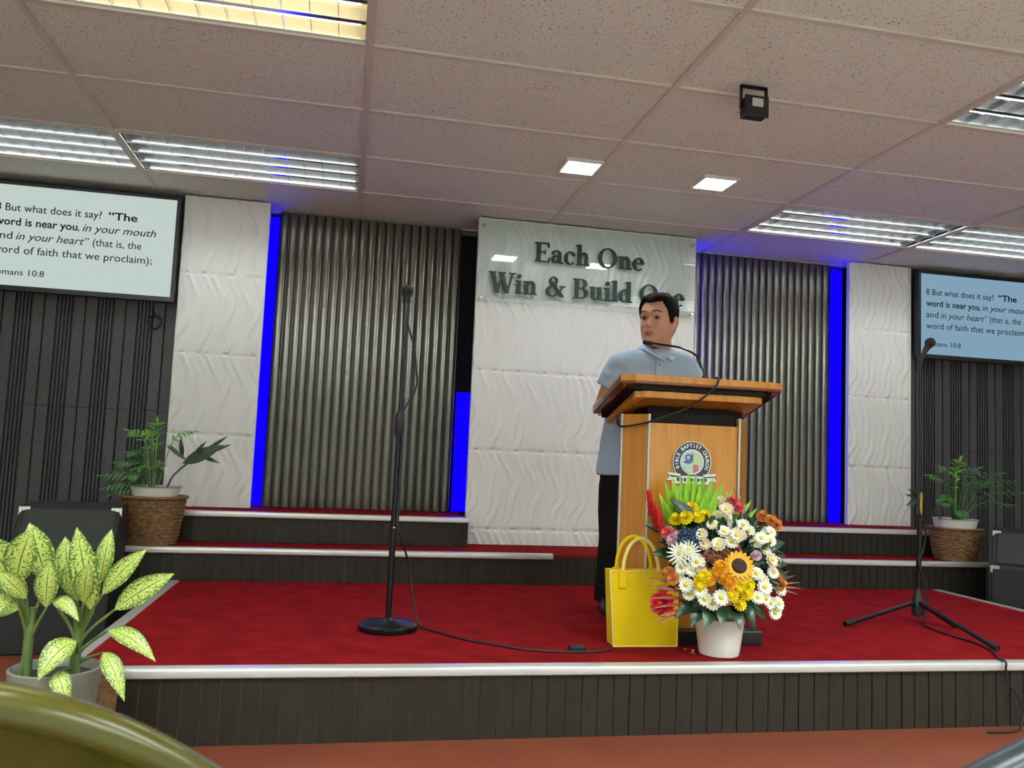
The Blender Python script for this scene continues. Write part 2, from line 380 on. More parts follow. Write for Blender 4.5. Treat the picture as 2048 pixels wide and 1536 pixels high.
nosing(SX0, 4.58, SX0, SY, ST).build('nosing', 'nosing', t)
nosing(SX1, SY, SX1, 4.58, ST).build('nosing', 'nosing', t)
t = thing('stage_step', 'lower wide carpeted step with dark plank riser at the rear of the stage', 'step', (0, 0, 0), 'carpeted steps')
b = MB(); b.box(-1.14, 4.631, 0, 4.03, 5.24, S1 - .013); b.build('platform', 'plank', t, smooth=0)
b = MB(); b.box(-1.14, 4.61, S1 - .012, 4.03, 5.24, S1); b.build('carpet', 'carpet', t, smooth=0)
riser(-1.143, 4.034, 4.6, 0, S1 - .012, .052).build('front_cladding', ['plank', 'groove'], t, smooth=0)
nosing(-1.143, 4.6, 1.19, 4.6, S1).build('nosing', 'nosing', t); nosing(2.2, 4.6, 4.034, 4.6, S1).build('nosing', 'nosing', t)
for (x0, x1, lb) in ((-.95, .744, 'upper carpeted step under the bronze panel beside the pale green television'), (2.216, 3.97, 'upper carpeted step behind the podium towards the blue television')):
    t = thing('stage_step', lb, 'step', (0, 0, 0), 'carpeted steps')
    b = MB(); b.box(x0, 4.917, S1 + .002, x1, 5.5, S2 - .013); b.build('platform', 'plank', t, smooth=0)
    b = MB(); b.box(x0, 4.895, S2 - .012, x1, 5.5, S2); b.build('carpet', 'carpet', t, smooth=0)
    riser(x0, x1, 4.885, S1 + .002, S2 - .012, .05).build('front_cladding', ['plank', 'groove'], t, smooth=0)
    nosing(x0, 4.885, x1, 4.885, S2).build('nosing', 'nosing', t)

# ------------------------------------------------------------------ white wave panels
def wave_h(x, z):
    a = .030 * math.sin(2 * PI * z / .49 + 1.3) + .012 * math.sin(2 * PI * z / .245 + x * 9)
    u = (x + a) / .05
    f = u - math.floor(u); k = math.floor(u)
    amp = .55 + .45 * math.sin(2 * PI * (z / .49 + .37 * k))
    r = f / .8 if f < .8 else (1 - f) / .2
    return .0078 * amp * (r * r * (3 - 2 * r))
def wave_wall(name, x0, x1, y, z0, z1, seams, label, yback=5.5):
    yback = y + .035
    nx = int((x1 - x0) / .0045); nz = int((z1 - z0) / .0115)
    zs = [z0 + (z1 - z0) * i / nz for i in range(nz + 1)]
    mb = MB(); vs = []; fs = []
    for z in zs:
        gap = min([abs(z - s) for s in seams] + [9])
        for i in range(nx + 1):
            x = x0 + (x1 - x0) * i / nx
            h = wave_h(x - x0, z - seams[0])
            if i == 0 or i == nx: h = 0
            if gap < .006: h = -.004
            vs.append((x, y - h, z))
    n = nx + 1
    for r in range(nz):
        for i in range(nx): fs.append((r * n + i, r * n + i + 1, (r + 1) * n + i + 1, (r + 1) * n + i))
    mb.add(vs, fs)
    mb.add([(x0, y, z0), (x0, yback, z0), (x0, yback, z1), (x0, y, z1)], [(0, 1, 2, 3)]); mb.add([(x1, y, z0), (x1, yback, z0), (x1, yback, z1), (x1, y, z1)], [(0, 1, 2, 3)])
    o = mb.build(name, 'white', smooth=60); tag(o, label, 'wall panel', 'white wave panels'); return o
wave_wall('wave_panel', -1.035, -.535, 5.2, S2 + .002, ZC - .008, [1.0, 1.49, 1.978], 'narrow white wave-textured wall panel beside the pale green television')
wave_wall('wave_panel', .748, 2.21, 5.05, S1 + .002, ZC - .008, [.501, .99, 1.48, 1.937], 'wide white wave-textured wall panel behind the speaker, bearing the green lettering')
wave_wall('wave_panel', 3.475, 3.975, 5.25, S2 + .002, ZC - .008, [.977, 1.475, 1.962], 'narrow white wave-textured wall panel beside the blue television')

mb = MB(); mb.box(-1.03, 5.238, S2 + .002, -.568, 5.555, ZC - .01); struct(mb.build('trim_2', 'darkwall', smooth=0))
mb = MB(); mb.box(.806, 5.245, .002, 2.2, 5.555, ZC - .01); mb.box(.806, 5.088, S1 + .002, 2.2, 5.245, ZC - .01); struct(mb.build('trim_3', 'darkwall', smooth=0))
mb = MB(); mb.box(3.56, 5.288, S2 + .002, 3.972, 5.555, ZC - .01); struct(mb.build('trim_4', 'darkwall', smooth=0))

# ------------------------------------------------------------------ fluted bronze panels, blue light strips
def fluted(x0, x1, y, z0, z1, label, per=.0565):
    n = round((x1 - x0) / per); per = (x1 - x0) / n; poly = []
    for k in range(n):
        a = x0 + per * k
        for q, d in ((0, .022), (.03, .006), (.12, .001), (.3, -.0015), (.5, -.003), (.68, -.0015), (.84, .002), (.93, .009), (.97, .022)): poly.append((a + per * q, y + d))
    poly += [(x1, y + .022), (x1, y + .09), (x0, y + .09)]
    mb = MB(); mb.prism(poly, z0, z1, 'z'); o = mb.build('fluted_panel', 'flute', smooth=50)
    return tag(o, label, 'wall panel', 'fluted bronze wall panels')
fluted(-.485, .685, 5.36, S2 + .002, ZC - .01, 'tall fluted bronze wall panel behind the microphone with the round base')
fluted(2.29, 3.405, 5.38, S2 + .002, ZC - .01, 'tall fluted bronze wall panel between the podium and the blue television')
def led(x0, x1, y, z0, z1, label):
    t = thing('light_strip', label, 'LED light', (x0, y, z0), 'blue light strips')
    b = MB(); b.box(0, -.012, 0, x1 - x0, 0, z1 - z0); b.build('diffuser', 'led', t, smooth=0)
    b = MB(); b.box(-.004, -.004, 0, 0, .02, z1 - z0); b.box(x1 - x0, -.004, 0, x1 - x0 + .004, .02, z1 - z0); b.box(0, .001, 0, x1 - x0, .02, z1 - z0); b.build('channel', 'darkwall', t, smooth=0)
led(-.555, -.497, 5.44, S2 + .003, ZC - .03, 'blue light strip between the bronze panel and the white column by the pale green television')
led(.705, .79, 5.42, S2 + .003, 1.36, 'short blue light strip in the recess beside the wide white lettered panel')
t = thing('light_strip', 'blue light strip behind the speaker, at the edge of the wide white panel', 'LED light', (2.2, 5.19, S2 + .003), 'blue light strips')
b = MB(); b.box(.004, 0, 0, .014, .14, ZC - .03 - S2); b.build('diffuser', 'led', t, smooth=0)
b = MB(); b.box(.001, -.004, 0, .012, -.0005, ZC - .03 - S2); b.box(.001, .1405, 0, .012, .144, ZC - .03 - S2); b.build('channel', 'darkwall', t, smooth=0)
led(3.43, 3.52, 5.42, S2 + .003, ZC - .03, 'blue light strip between the bronze panel and the white column by the blue television')

# ------------------------------------------------------------------ charcoal slat walls
def slat_wall(x0, x1, y, joint, label, flip):
    mb = MB(); pat = [(.060, .009), (.060, .012), (.010, .010), (.010, .010), (.010, .010), (.010, .012)]
    x = x1 if flip else x0; k = 0
    mb.box(x0, y + .012, 0, x1, y + .06, ZC - .006, 1)
    while x0 + .08 < x < x1 + 1e-6 if flip else x < x1 - .08:
        wd, gp = pat[k % 6]; k += 1
        a, b = (x - wd, x) if flip else (x, x + wd)
        for z0, z1 in ((0, joint - .0015), (joint + .0015, ZC - .006)): mb.box(a, y, z0, b, y + .013, z1, 0)
        x = x - wd - gp if flip else x + wd + gp
    o = mb.build('slat_panel', ['slat', 'darkwall'], smooth=0); return tag(o, label, 'wall panel', 'charcoal slat walls')
slat_wall(-4.18, -1.042, 5.25, 1.133, 'charcoal vertical slat wall under the pale green television', True)
slat_wall(3.98, 6.68, 5.29, 1.133, 'charcoal vertical slat wall under the blue television', False)

# ------------------------------------------------------------------ televisions
def text_mesh(items, name, m, parent, loc):
    # items: (string, x, z, height scale, target width or None, bold, italic); laid out in the x-z plane facing -y
    mb = MB()
    for (s, x, z, size, wid, bold, ital) in items:
        cu = bpy.data.curves.new('t', 'FONT'); cu.body = s; cu.size = size; cu.resolution_u = 3
        cu.offset = .022 * size * (1 if bold else .25); cu.shear = .28 if ital else 0
        o = bpy.data.objects.new('t', cu); col.objects.link(o)
        dg = bpy.context.evaluated_depsgraph_get(); me = bpy.data.meshes.new_from_object(o.evaluated_get(dg))
        xs = [v.co.x for v in me.vertices]; x_lo, x_hi = min(xs), max(xs); k = wid / (x_hi - x_lo) if wid else 1
        mb.add([(x + (v.co.x - x_lo) * k, 0, z + v.co.y) for v in me.vertices], [tuple(p.vertices) for p in me.polygons])
        bpy.data.objects.remove(o); bpy.data.curves.remove(cu); bpy.data.meshes.remove(me)
    return mb.build(name, m, parent, smooth=0, loc=loc)
VERSE = [('8 But what does it say?', 0, .435, .063, .565, 0, 0), ('\u201cThe', .602, .435, .063, .16, 1, 0),
         ('word is near you', 0, .352, .063, .44, 1, 0), (', ', .443, .352, .063, .008, 0, 0), ('in your mouth', .467, .352, .063, .405, 0, 1),
         ('and ', 0, .27, .063, .1, 0, 0), ('in your heart', .118, .27, .063, .365, 0, 1), ('\u201d (that is, the', .486, .27, .063, .31, 0, 0),
         ('word of faith that we proclaim);', 0, .188, .063, .86, 0, 0), ('Romans 10:8', 0, .062, .05, .285, 0, 0)]
def tv(x0, y, z0, scr, ink, label, page):
    W, H = 1.045, .588
    t = thing('television', label, 'television', (x0, y, z0), 'televisions on the slat walls')
    b = MB(); b.box(-.02, 0, -.028, W + .02, .04, H + .018); b.build('casing', 'black', t, smooth=0, bevel=.004)
    f = MB()
    for (a, c, d, e) in ((-.02, -.028, W + .02, 0), (-.02, H, W + .02, H + .018), (-.02, 0, 0, H), (W, 0, W + .02, H)): f.box(a, -.012, c, d, 0, e)
    f.build('bezel', 'black', t, smooth=0)
    s = MB(); s.box(0, -.006, 0, W, -.001, H); so = s.build('screen', scr, t, smooth=0)
    items = VERSE + ([('NIV', .985, .03, .022, .03, 0, 0)] if page else [])
    for zv in sorted({it[2] for it in items}, reverse=True):
        text_mesh([it for it in items if it[2] == zv], 'line_lettering', ink, so, (.068 if x0 < 0 else .045, -.008, 0))
    b = MB(); b.box(.3, .04, .2, .75, .09, .4); b.build('wall_bracket', 'blackm', t, smooth=0)
tv(-2.112, 5.155, 1.806, 'scr_l', 'ink', 'wall television showing a bible verse on a pale green screen', False)
tv(4.01, 5.2, 1.812, 'scr_r', 'inkb', 'wall television showing a bible verse on a blue screen', False)
t = thing('cable_coil', 'small coil of black cable hanging on the slat wall under the pale green television', 'cable', (-1.16, 5.235, 1.66))
b = MB(); b.tube([(.038 * math.cos(q) , -.012 + .01 * math.sin(3 * q), .04 * math.sin(q)) for q in [2 * PI * i / 40 for i in range(78)]], .006, 6); b.build('loop', 'rubber', t)
b = MB(); b.tube([(0, .014, .05), (0, -.02, .045), (0, -.026, .06)], .004, 6); b.build('hook', 'blackm', t)

# ------------------------------------------------------------------ acrylic sign with green serif lettering
def ring(mb, cx, cy, rx, ry, tv_, th, a0, a1, y0, y1, n=26):
    po, pi = [], []
    for i in range(n + 1):
        a = math.radians(a0 + (a1 - a0) * i / n)
        po.append((cx + rx * math.cos(a), cy + ry * math.sin(a))); pi.append((cx + (rx - tv_) * math.cos(a), cy + (ry - th) * math.sin(a)))
    for i in range(n): mb.prism([po[i], po[i + 1], pi[i + 1], pi[i]], y0, y1, 'y')
def poly(mb, pts, y0, y1): mb.prism(pts, y0, y1, 'y')
def glyph(ch):          # list of drawing calls in a unit box: baseline 0, capital height 1, x-height .66
    T, t_ = .155, .06
    R = lambda x0, y0, x1, y1: ('p', [(x0, y0), (x1, y0), (x1, y1), (x0, y1)])
    def serif(x, y, hw, s): return ('p', [(x - hw, y), (x + hw, y), (x + hw, y + .035 * s), (x + T * .5, y + .09 * s), (x - T * .5, y + .09 * s), (x - hw, y + .035 * s)])
    def half(x, y, w_, s): return ('p', [(x, y), (x - w_, y - .07 * s), (x - w_, y - .1 * s), (x, y - .06 * s)])
    if ch == 'E':
        return .66, [R(.09, 0, .09 + T, 1), serif(.165, 0, .165, 1), serif(.165, 1, .165, -1), R(.1, 0, .56, t_), R(.1, 1 - t_, .55, 1), R(.2, .49, .44, .49 + t_),
                     ('p', [(.5, 0), (.61, 0), (.63, .26), (.59, .26), (.52, .06)]), ('p', [(.49, 1), (.585, 1), (.6, .76), (.56, .76), (.5, .94)]), ('p', [(.41, .4), (.45, .4), (.45, .63), (.41, .63)])]
    if ch == 'a':
        return .53, [R(.3, .1, .3 + T * .9, .5), ('r', .23, .47, .21, .2, .14, .055, 0, 160), ('r', .2, .2, .185, .2, .135, .05, 60, 360), R(.2, .33, .34, .385), ('p', [(.3, .12), (.44, .1), (.52, .03), (.52, 0), (.38, -.01)]), ('p', [(.03, .46), (.13, .46), (.14, .55), (.05, .56)])]
    if ch == 'c':
        return .5, [('r', .27, .325, .25, .345, .15, .06, 42, 318), ('p', [(.36, .47), (.46, .44), (.48, .54), (.42, .6), (.36, .58)])]
    if ch in 'hn':
        top = 1.06 if ch == 'h' else .66
        g = [R(.08, 0, .08 + T, top), serif(.157, 0, .14, 1), ('p', [(0, top - .03), (.1, top), (.1, top - .1), (0, top - .07)]), ('r', .33, .43, .185, .245, .145, .075, 0, 165), R(.37, 0, .37 + T - .01, .45), serif(.445, 0, .14, 1)]
        return .62, g
    if ch == 'O':
        return .86, [('r', .42, .5, .4, .52, .16, .055, 0, 360)]
    if ch == 'e':
        return .5, [('r', .26, .325, .245, .345, .15, .055, 0, 315), R(.1, .33, .5, .38)]
    if ch == 'W':
        g = []
        for (xa, xb, th) in ((.1, .33, .16), (.52, .33, .07), (.48, .72, .16), (.93, .72, .07)):
            top = 1 if xa in (.1, .93) else .97
            g.append(('p', [(xa - th / 2, top), (xa + th / 2, top), (xb + th / 2, 0 - .02), (xb - th / 2, 0 - .02)]))
        for x in (.1, .5, .93): g.append(('p', [(x - .15, 1), (x + .15, 1), (x + .15, .955), (x + .04, .93), (x - .04, .93), (x - .15, .955)]))
        return 1.04, g
    if ch == 'i':
        return .32, [R(.08, 0, .08 + T, .66), serif(.157, 0, .14, 1), ('p', [(0, .63), (.1, .66), (.1, .56), (0, .59)]), ('r', .157, .88, .095, .095, .095, .095, 0, 360)]
    if ch == 'l':
        return .32, [R(.08, 0, .08 + T, 1.06), serif(.157, 0, .14, 1), ('p', [(0, 1.03), (.1, 1.06), (.1, .96), (0, .99)])]
    if ch == 'u':
        return .62, [R(.08, .2, .08 + T, .66), ('p', [(0, .63), (.1, .66), (.1, .56), (0, .59)]), ('r', .27, .23, .19, .245, .14, .07, 180, 330), R(.36, 0, .36 + T, .66), ('p', [(.28, .63), (.38, .66), (.38, .56), (.28, .59)]), ('p', [(.4, 0), (.6, 0), (.6, .05), (.5, .08), (.4, .1)])]
    if ch == 'd':
        return .6, [('r', .25, .325, .24, .345, .15, .055, 0, 360), R(.36, 0, .36 + T, 1.06), ('p', [(.27, 1.03), (.38, 1.06), (.38, .96), (.27, .99)]), ('p', [(.4, 0), (.59, 0), (.59, .05), (.5, .08), (.4, .1)])]
    if ch == 'B':
        return .7, [R(.09, 0, .09 + T, 1), serif(.165, 0, .165, 1), serif(.165, 1, .165, -1), R(.1, 0, .4, t_), R(.1, 1 - t_, .38, 1), R(.2, .49, .4, .49 + t_), ('r', .37, .755, .23, .245, .15, .06, -90, 90), ('r', .38, .275, .27, .275, .16, .06, -90, 90)]
    if ch == '&':
        return .86, [('r', .34, .79, .19, .21, .11, .05, 0, 360), ('r', .3, .26, .27, .28, .14, .06, 60, 330), ('p', [(.17, .72), (.32, .74), (.78, .05), (.78, 0), (.62, 0)]), ('p', [(.5, .12), (.56, .08), (.76, .5), (.69, .52)]), R(.6, .5, .85, .55), ('p', [(.38, .52), (.46, .46), (.5, .6), (.44, .63)])]
    return .3, []
def letters(s, x0, x1, z, cap, parent, y):
    adv = []; x = 0
    for ch in s: wd, g = glyph(ch); adv.append((x, g)); x += wd
    k = (x1 - x0) / x
    for ch, (ax, g) in zip(s, adv):
        if not g: continue
        mb = MB(); n = 0
        for c in g:
            n += 1; y0, y1 = y - .014 - n * .00012, y
            if c[0] == 'p': poly(mb, [(x0 + (ax + p[0]) * k, z + p[1] * cap) for p in c[1]], y0, y1)
            else: _, cx, cy, rx, ry, tv_, th, a0, a1 = c; ring(mb, x0 + (ax + cx) * k, z + cy * cap, rx * k, ry * cap, tv_ * k, th * cap, a0, a1, y0, y1)
        mb.build('letter', 'green', parent, smooth=0)
t = thing('acrylic_sign', 'clear acrylic sign with raised dark green serif lettering on the wide white panel', 'sign', (0, 5.04, 0))
b = MB(); b.box(.752, -.022, 1.905, 2.195, -.017, 2.425); b.build('sheet', 'acrylic', t, smooth=0)
letters('Each One', 1.105, 1.835, 2.187, .125, t, -.022)
letters('Win & Build One', .825, 2.118, 1.972, .127, t, -.022)
for x in (.775, 2.175):
    for z in (1.93, 2.39):
        b = MB(); b.tube([(x, .008, z), (x, -.03, z)], .008, 12); b.build('standoff', 'chrome', t)

# ------------------------------------------------------------------ podium
t = thing('podium', 'honey-coloured wooden podium with a sloping top and round emblem', 'podium', (1.41, 3.3, ST))
def P(x, y): return (x - 1.41, y - 3.3)
zb = 1.155 - ST
b = MB(); b.prism([P(1.12, 3.14), P(1.70, 3.14), P(1.69, 3.60), P(1.19, 3.60)], 0, .055, 'z'); b.build('plinth', 'black', t, smooth=0, bevel=.004)
b = MB(); b.prism([P(1.217, 3.205), P(1.61, 3.205), P(1.61, 3.25), P(1.217, 3.25)], .055, zb - .035, 'z'); fp = b.build('front_panel', 'wood', t, smooth=0)
b = MB(); b.prism([P(1.212, 3.2), P(1.217, 3.25), P(1.225, 3.56), P(1.212, 3.56), P(1.136, 3.31)], .055, zb, 'z'); b.build('side_panel', 'wood', t, smooth=0, bevel=.003)
b = MB(); b.prism([P(1.615, 3.2), P(1.70, 3.3), P(1.65, 3.56), P(1.64, 3.56), P(1.61, 3.25)], .055, zb, 'z'); b.build('side_panel', 'wood', t, smooth=0, bevel=.003)
for x, y in ((1.2145, 3.1985), (1.6125, 3.1985), (1.1355, 3.309)):  # first strip stands in for a soft highlight, the others are metal trim
    b = MB(); q = P(x, y); b.tube([(q[0], q[1], .056), (q[0], q[1], zb)], .0055, 10); b.build('edge_trim_highlight', 'nosing', t)
b = MB(); b.prism([P(1.217, 3.225), P(1.61, 3.225), P(1.61, 3.25), P(1.217, 3.25)], zb - .035, zb + .03, 'z'); b.prism([P(1.19, 3.27), P(1.66, 3.27), P(1.64, 3.55), P(1.23, 3.55)], zb - .01, zb + .03, 'z'); b.build('recess', 'ledge', t, smooth=0)
def slab(x0a, x1a, ya, za, x0b, x1b, yb, zb_, th, cut=.05):     # sloping board, corners cut, ya front
    top = [(x0a + cut, ya, za), (x1a - cut, ya, za), (x1a, ya + cut * .6, za), (x1b, yb - cut * .6, zb_), (x1b - cut, yb, zb_), (x0b + cut, yb, zb_), (x0b, yb - cut * .6, zb_), (x0a, ya + cut * .6, za)]
    top = [(p[0] - 1.41, p[1] - 3.3, p[2] - ST) for p in top]
    mb = MB(); n = 8
    mb.add(top + [(p[0], p[1], p[2] - th) for p in top], [tuple(range(n)), tuple(range(n, 2 * n))[::-1]] + [(i, i + n, (i + 1) % n + n, (i + 1) % n) for i in range(n)])
    return mb
slab(1.06, 1.765, 3.1, 1.300, 1.085, 1.80, 3.6, 1.195, .032).build('reading_board', 'woodd', t, smooth=0, bevel=.004)
slab(1.062, 1.763, 3.094, 1.3045, 1.087, 1.798, 3.606, 1.199, .026).build('board_edging', 'wood', t, smooth=0)
slab(1.10, 1.73, 3.12, 1.267, 1.12, 1.76, 3.58, 1.168, .02).build('underside_shade_trim', 'ledge', t, smooth=0)  # dark slab paints the shaded underside along with its dark edge trim
slab(1.13, 1.69, 3.13, 1.246, 1.14, 1.71, 3.56, 1.15, .03, .04).build('drawer_tray', 'wood', t, smooth=0, bevel=.004)
# emblem: navy ring with pale lettering marks, pale centre, ribbon below
ex, ez, ey = 1.405 - 1.41, .966 - ST, 3.204 - 3.3
em = MB(); em.lathe([(.0, 0), (.083, 0), (.083, .004), (0, .004)], 40)
def face_front(mb, cx, y, cz):      # lathe axis z -> -y
    mb.v = [(cx + v[0], y - v[2], cz + v[1]) for v in mb.v]; return mb
emb = face_front(em, ex, ey, ez).build('emblem', 'navy', t, smooth=0, label='round navy emblem with ribbon')
e2 = MB(); ring(e2, ex, ez, .085, .085, .003, .003, 0, 360, ey - .005, ey - .003); e2.build('rim', 'offw', emb, smooth=0)
e2 = MB(); e2.lathe([(.0, 0), (.052, 0), (.052, .0055), (0, .0055)], 36); face_front(e2, ex, ey, ez).build('disc', 'offw', emb, smooth=0)
e2 = MB(); e2.lathe([(.0, 0), (.047, 0), (.047, .0065), (0, .0065)], 36); face_front(e2, ex, ey, ez).build('field', 'paleblue', emb, smooth=0)
e2 = MB(); poly(e2, [(ex + .003, ez + .044), (ex + .03, ez + .034), (ex + .044, ez + .01), (ex + .044, ez - .012), (ex + .003, ez - .012)], ey - .0072, ey - .006); poly(e2, [(ex - .042, ez - .018), (ex, ez - .018), (ex, ez - .046), (ex - .024, ez - .04)], ey - .0072, ey - .006); e2.build('motif', 'printgreen', emb, smooth=0)
e2 = MB(); ring(e2, ex - .017, ez + .018, .014, .014, .006, .006, 0, 360, ey - .009, ey - .0065); poly(e2, [(ex - .036, ez + .004), (ex - .004, ez + .004), (ex - .008, ez - .006), (ex - .032, ez - .006)], ey - .009, ey - .0065); poly(e2, [(ex - .004, ez + .03), (ex + .002, ez + .036), (ex + .002, ez), (ex - .004, ez)], ey - .009, ey - .0065); e2.build('motif', 'printblue', emb, smooth=0)
e2 = MB(); poly(e2, [(ex + .006, ez - .01), (ex + .024, ez - .012), (ex + .03, ez - .034), (ex + .006, ez - .045)], ey - .009, ey - .0065); e2.build('motif', 'printred', emb, smooth=0)
arc_txt = MB()
cu = 'BIBLE BAPTIST CHURCH'
for i, ch in enumerate(cu):
    if ch == ' ': continue
    a = math.radians(200 - 220 * i / (len(cu) - 1))
    c = bpy.data.curves.new('t', 'FONT'); c.body = ch; c.size = .021; c.align_x = 'CENTER'; c.offset = .0006; c.resolution_u = 2
    o = bpy.data.objects.new('t', c); col.objects.link(o); dg = bpy.context.evaluated_depsgraph_get(); me = bpy.data.meshes.new_from_object(o.evaluated_get(dg))
    ca, sa = math.cos(a - PI / 2), math.sin(a - PI / 2)
    arc_txt.add([(ex + .0605 * math.cos(a) + v.co.x * ca - v.co.y * sa, ey - .0052, ez + .0605 * math.sin(a) + v.co.x * sa + v.co.y * ca) for v in me.vertices], [tuple(p.vertices) for p in me.polygons])
    bpy.data.objects.remove(o); bpy.data.curves.remove(c); bpy.data.meshes.remove(me)
arc_txt.build('lettering', 'offw', emb, smooth=0)
rb = MB()
for s in (-1, 1): poly(rb, [(ex + s * .05, ez - .05), (ex + s * .108, ez - .045), (ex + s * .096, ez - .06), (ex + s * .11, ez - .077), (ex + s * .05, ez - .08)], ey - .006, ey - .001)
poly(rb, [(ex - .075, ez - .058), (ex + .075, ez - .058), (ex + .075, ez - .09), (ex - .075, ez - .09)], ey - .008, ey - .001)
rb.build('ribbon', 'offw', emb, smooth=0)
rb = MB()
for s in (-1, 1): poly(rb, [(ex + s * .055, ez - .06), (ex + s * .095, ez - .056), (ex + s * .095, ez - .061), (ex + s * .055, ez - .065)], ey - .009, ey - .007)
for k in range(9): poly(rb, [(ex - .066 + k * .015, ez - .066), (ex - .056 + k * .015, ez - .066), (ex - .056 + k * .015, ez - .08), (ex - .066 + k * .015, ez - .08)], ey - .009, ey - .0075)
rb.build('ribbon_mark', 'navy', emb, smooth=0)
# gooseneck microphone on the podium and its cable
t = thing('gooseneck_microphone', 'thin black gooseneck microphone on the podium top, bent towards the speaker', 'microphone', (1.455, 3.2, 1.287))
b = MB(); b.lathe([(.03, 0), (.03, .012), (.016, .022), (.012, .04), (0, .04)], 20); b.build('base', 'black', t)
gp = spline([(0, 0, .03), (-.012, .005, .07), (-.032, .02, .122), (-.075, .07, .158), (-.115, .14, .176), (-.16, .2, .19)], 8)
b = MB(); b.tube(gp, .0045, 8); b.build('gooseneck', 'blackm', t)
b = MB(); q0, q1 = gp[-1], gp[-1] + (gp[-1] - gp[-4]).normalized() * .045; b.tube([q0, q0.lerp(q1, .15), q1, q1 + (q1 - q0) * .08], [.006, .0095, .0105, .005], 12); b.build('capsule', 'rubber', t)
cb = MB(); cb.tube(spline([(1.475, 3.2, 1.30), (1.472, 3.13, 1.313), (1.462, 3.088, 1.306), (1.448, 3.085, 1.272), (1.40, 3.105, 1.222), (1.34, 3.15, 1.175), (1.26, 3.187, 1.142), (1.205, 3.19, 1.12), (1.15, 3.255, 1.104), (1.127, 3.318, 1.104), (1.18, 3.5, 1.13)], 8), .0042, 7)
tag(cb.build('microphone_cable', 'rubber'), 'black microphone cable trailing over the front of the podium', 'cable')

# ------------------------------------------------------------------ yellow bag
t = thing('tote_bag', 'yellow felt tote bag standing in front of the podium', 'bag', (1.19, 3.12, ST))
b = MB(); rings = []
for z, x0, x1, d in ((0, -.122, .136, .05), (.004, -.124, .138, .052), (.15, -.136, .135, .046), (.285, -.148, .132, .04), (.292, -.148, .132, .04)):
    rings.append([(x0, 0, z), (x0 + .004, -.004, z), (x1 - .004, -.004, z), (x1, 0, z), (x1, d * 1.7, z), (x0, d * 1.7, z)])
b.loft(rings); b.build('body', 'bag', t, smooth=30)
b = MB(); b.box(-.13, -.008, .002, -.122, .001, .012)
b.tube([(-.126, -.004, .004), (-.138, -.004, .15), (-.15, -.004, .29)], .0045, 6); b.tube([(.134, -.004, .004), (.133, -.004, .15), (.13, -.004, .29)], .0035, 6); b.tube([(-.126, -.004, .003), (.134, -.004, .003)], .003, 6); b.tube([(-.15, -.004, .29), (.13, -.004, .29)], .0035, 6); b.build('edge_seam', 'bage', t)
for y, nm in ((-.008, 0), (.076, 1)):
    b = MB(); hp = spline([(-.1, y, .235), (-.098, y, .3), (-.092, y, .345), (-.07, y, .395), (-.03, y, .418), (.012, y, .398), (.038, y, .345), (.048, y, .3), (.05, y, .235)], 6)
    b.tube(hp, .0075, 8, flat=.5); b.build('handle', 'bage' if not nm else 'bag', t)
    for xp in (-.114, .036):
        b = MB(); b.box(xp, y - .004, .228, xp + .03, y + .003, .296); b.build('handle_patch', 'bag', t, smooth=0)

for (x, y, c, a) in ((1.335, 3.05, 'fpink', .4), (1.352, 3.035, 'fmauve', 1.5), (1.33, 2.99, 'fpink', 2.4)):
    b = MB(); b.leaf((-.014, 0, .002), (.014, 0, .003), .014, (0, 0, .004), (0, 0, 1), n=5); o = b.build('petal', c, loc=(x, y, ST + .001)); o.rotation_euler = (0, 0, a)
    tag(o, 'tiny fallen pink petal on the carpet between the yellow bag and the vase', 'petal', 'fallen petals')

# ------------------------------------------------------------------ flowers in the white vase
VC = Vector((1.445, 3.0, ST))
t = thing('vase', 'white glazed vase on the stage edge in front of the podium', 'vase', VC)
b = MB(); b.lathe([(.06, 0), (.074, .003), (.078, .02), (.086, .08), (.094, .135), (.094, .14), (.088, .14), (.08, .08), (.06, .03)], 36); b.build('body', 'vase', t)
b = MB(); b.lathe([(.001, .118), (.084, .118), (.084, .124), (.001, .124)], 24); b.build('foam', 'dkleaf', t)
HUB = Vector((1.445, 3.03, .44))
def stem_tube(d_local):
    pass
def petal_ring(mb, n, r0, r1, wid, lift0, lift1, mi=0, ph=0, cup=0):
    for k in range(n):
        a = 2 * PI * k / n + ph; ca, sa = math.cos(a), math.sin(a)
        def at(r, s, z): return (ca * r - sa * s, sa * r + ca * s, z)
        rm = (r0 + r1) / 2; w2 = wid / 2
        mb.add([at(r0, -w2 * .4, lift0), at(r0, w2 * .4, lift0), at(rm, -w2, (lift0 + lift1) / 2 + cup), at(rm, 0, (lift0 + lift1) / 2 + cup - w2 * .25), at(rm, w2, (lift0 + lift1) / 2 + cup), at(r1 * .93, -w2 * .6, lift1), at(r1, 0, lift1), at(r1 * .93, w2 * .6, lift1)],
               [(0, 1, 3), (0, 3, 2), (1, 4, 3), (2, 3, 6, 5), (3, 4, 7, 6)], mi)
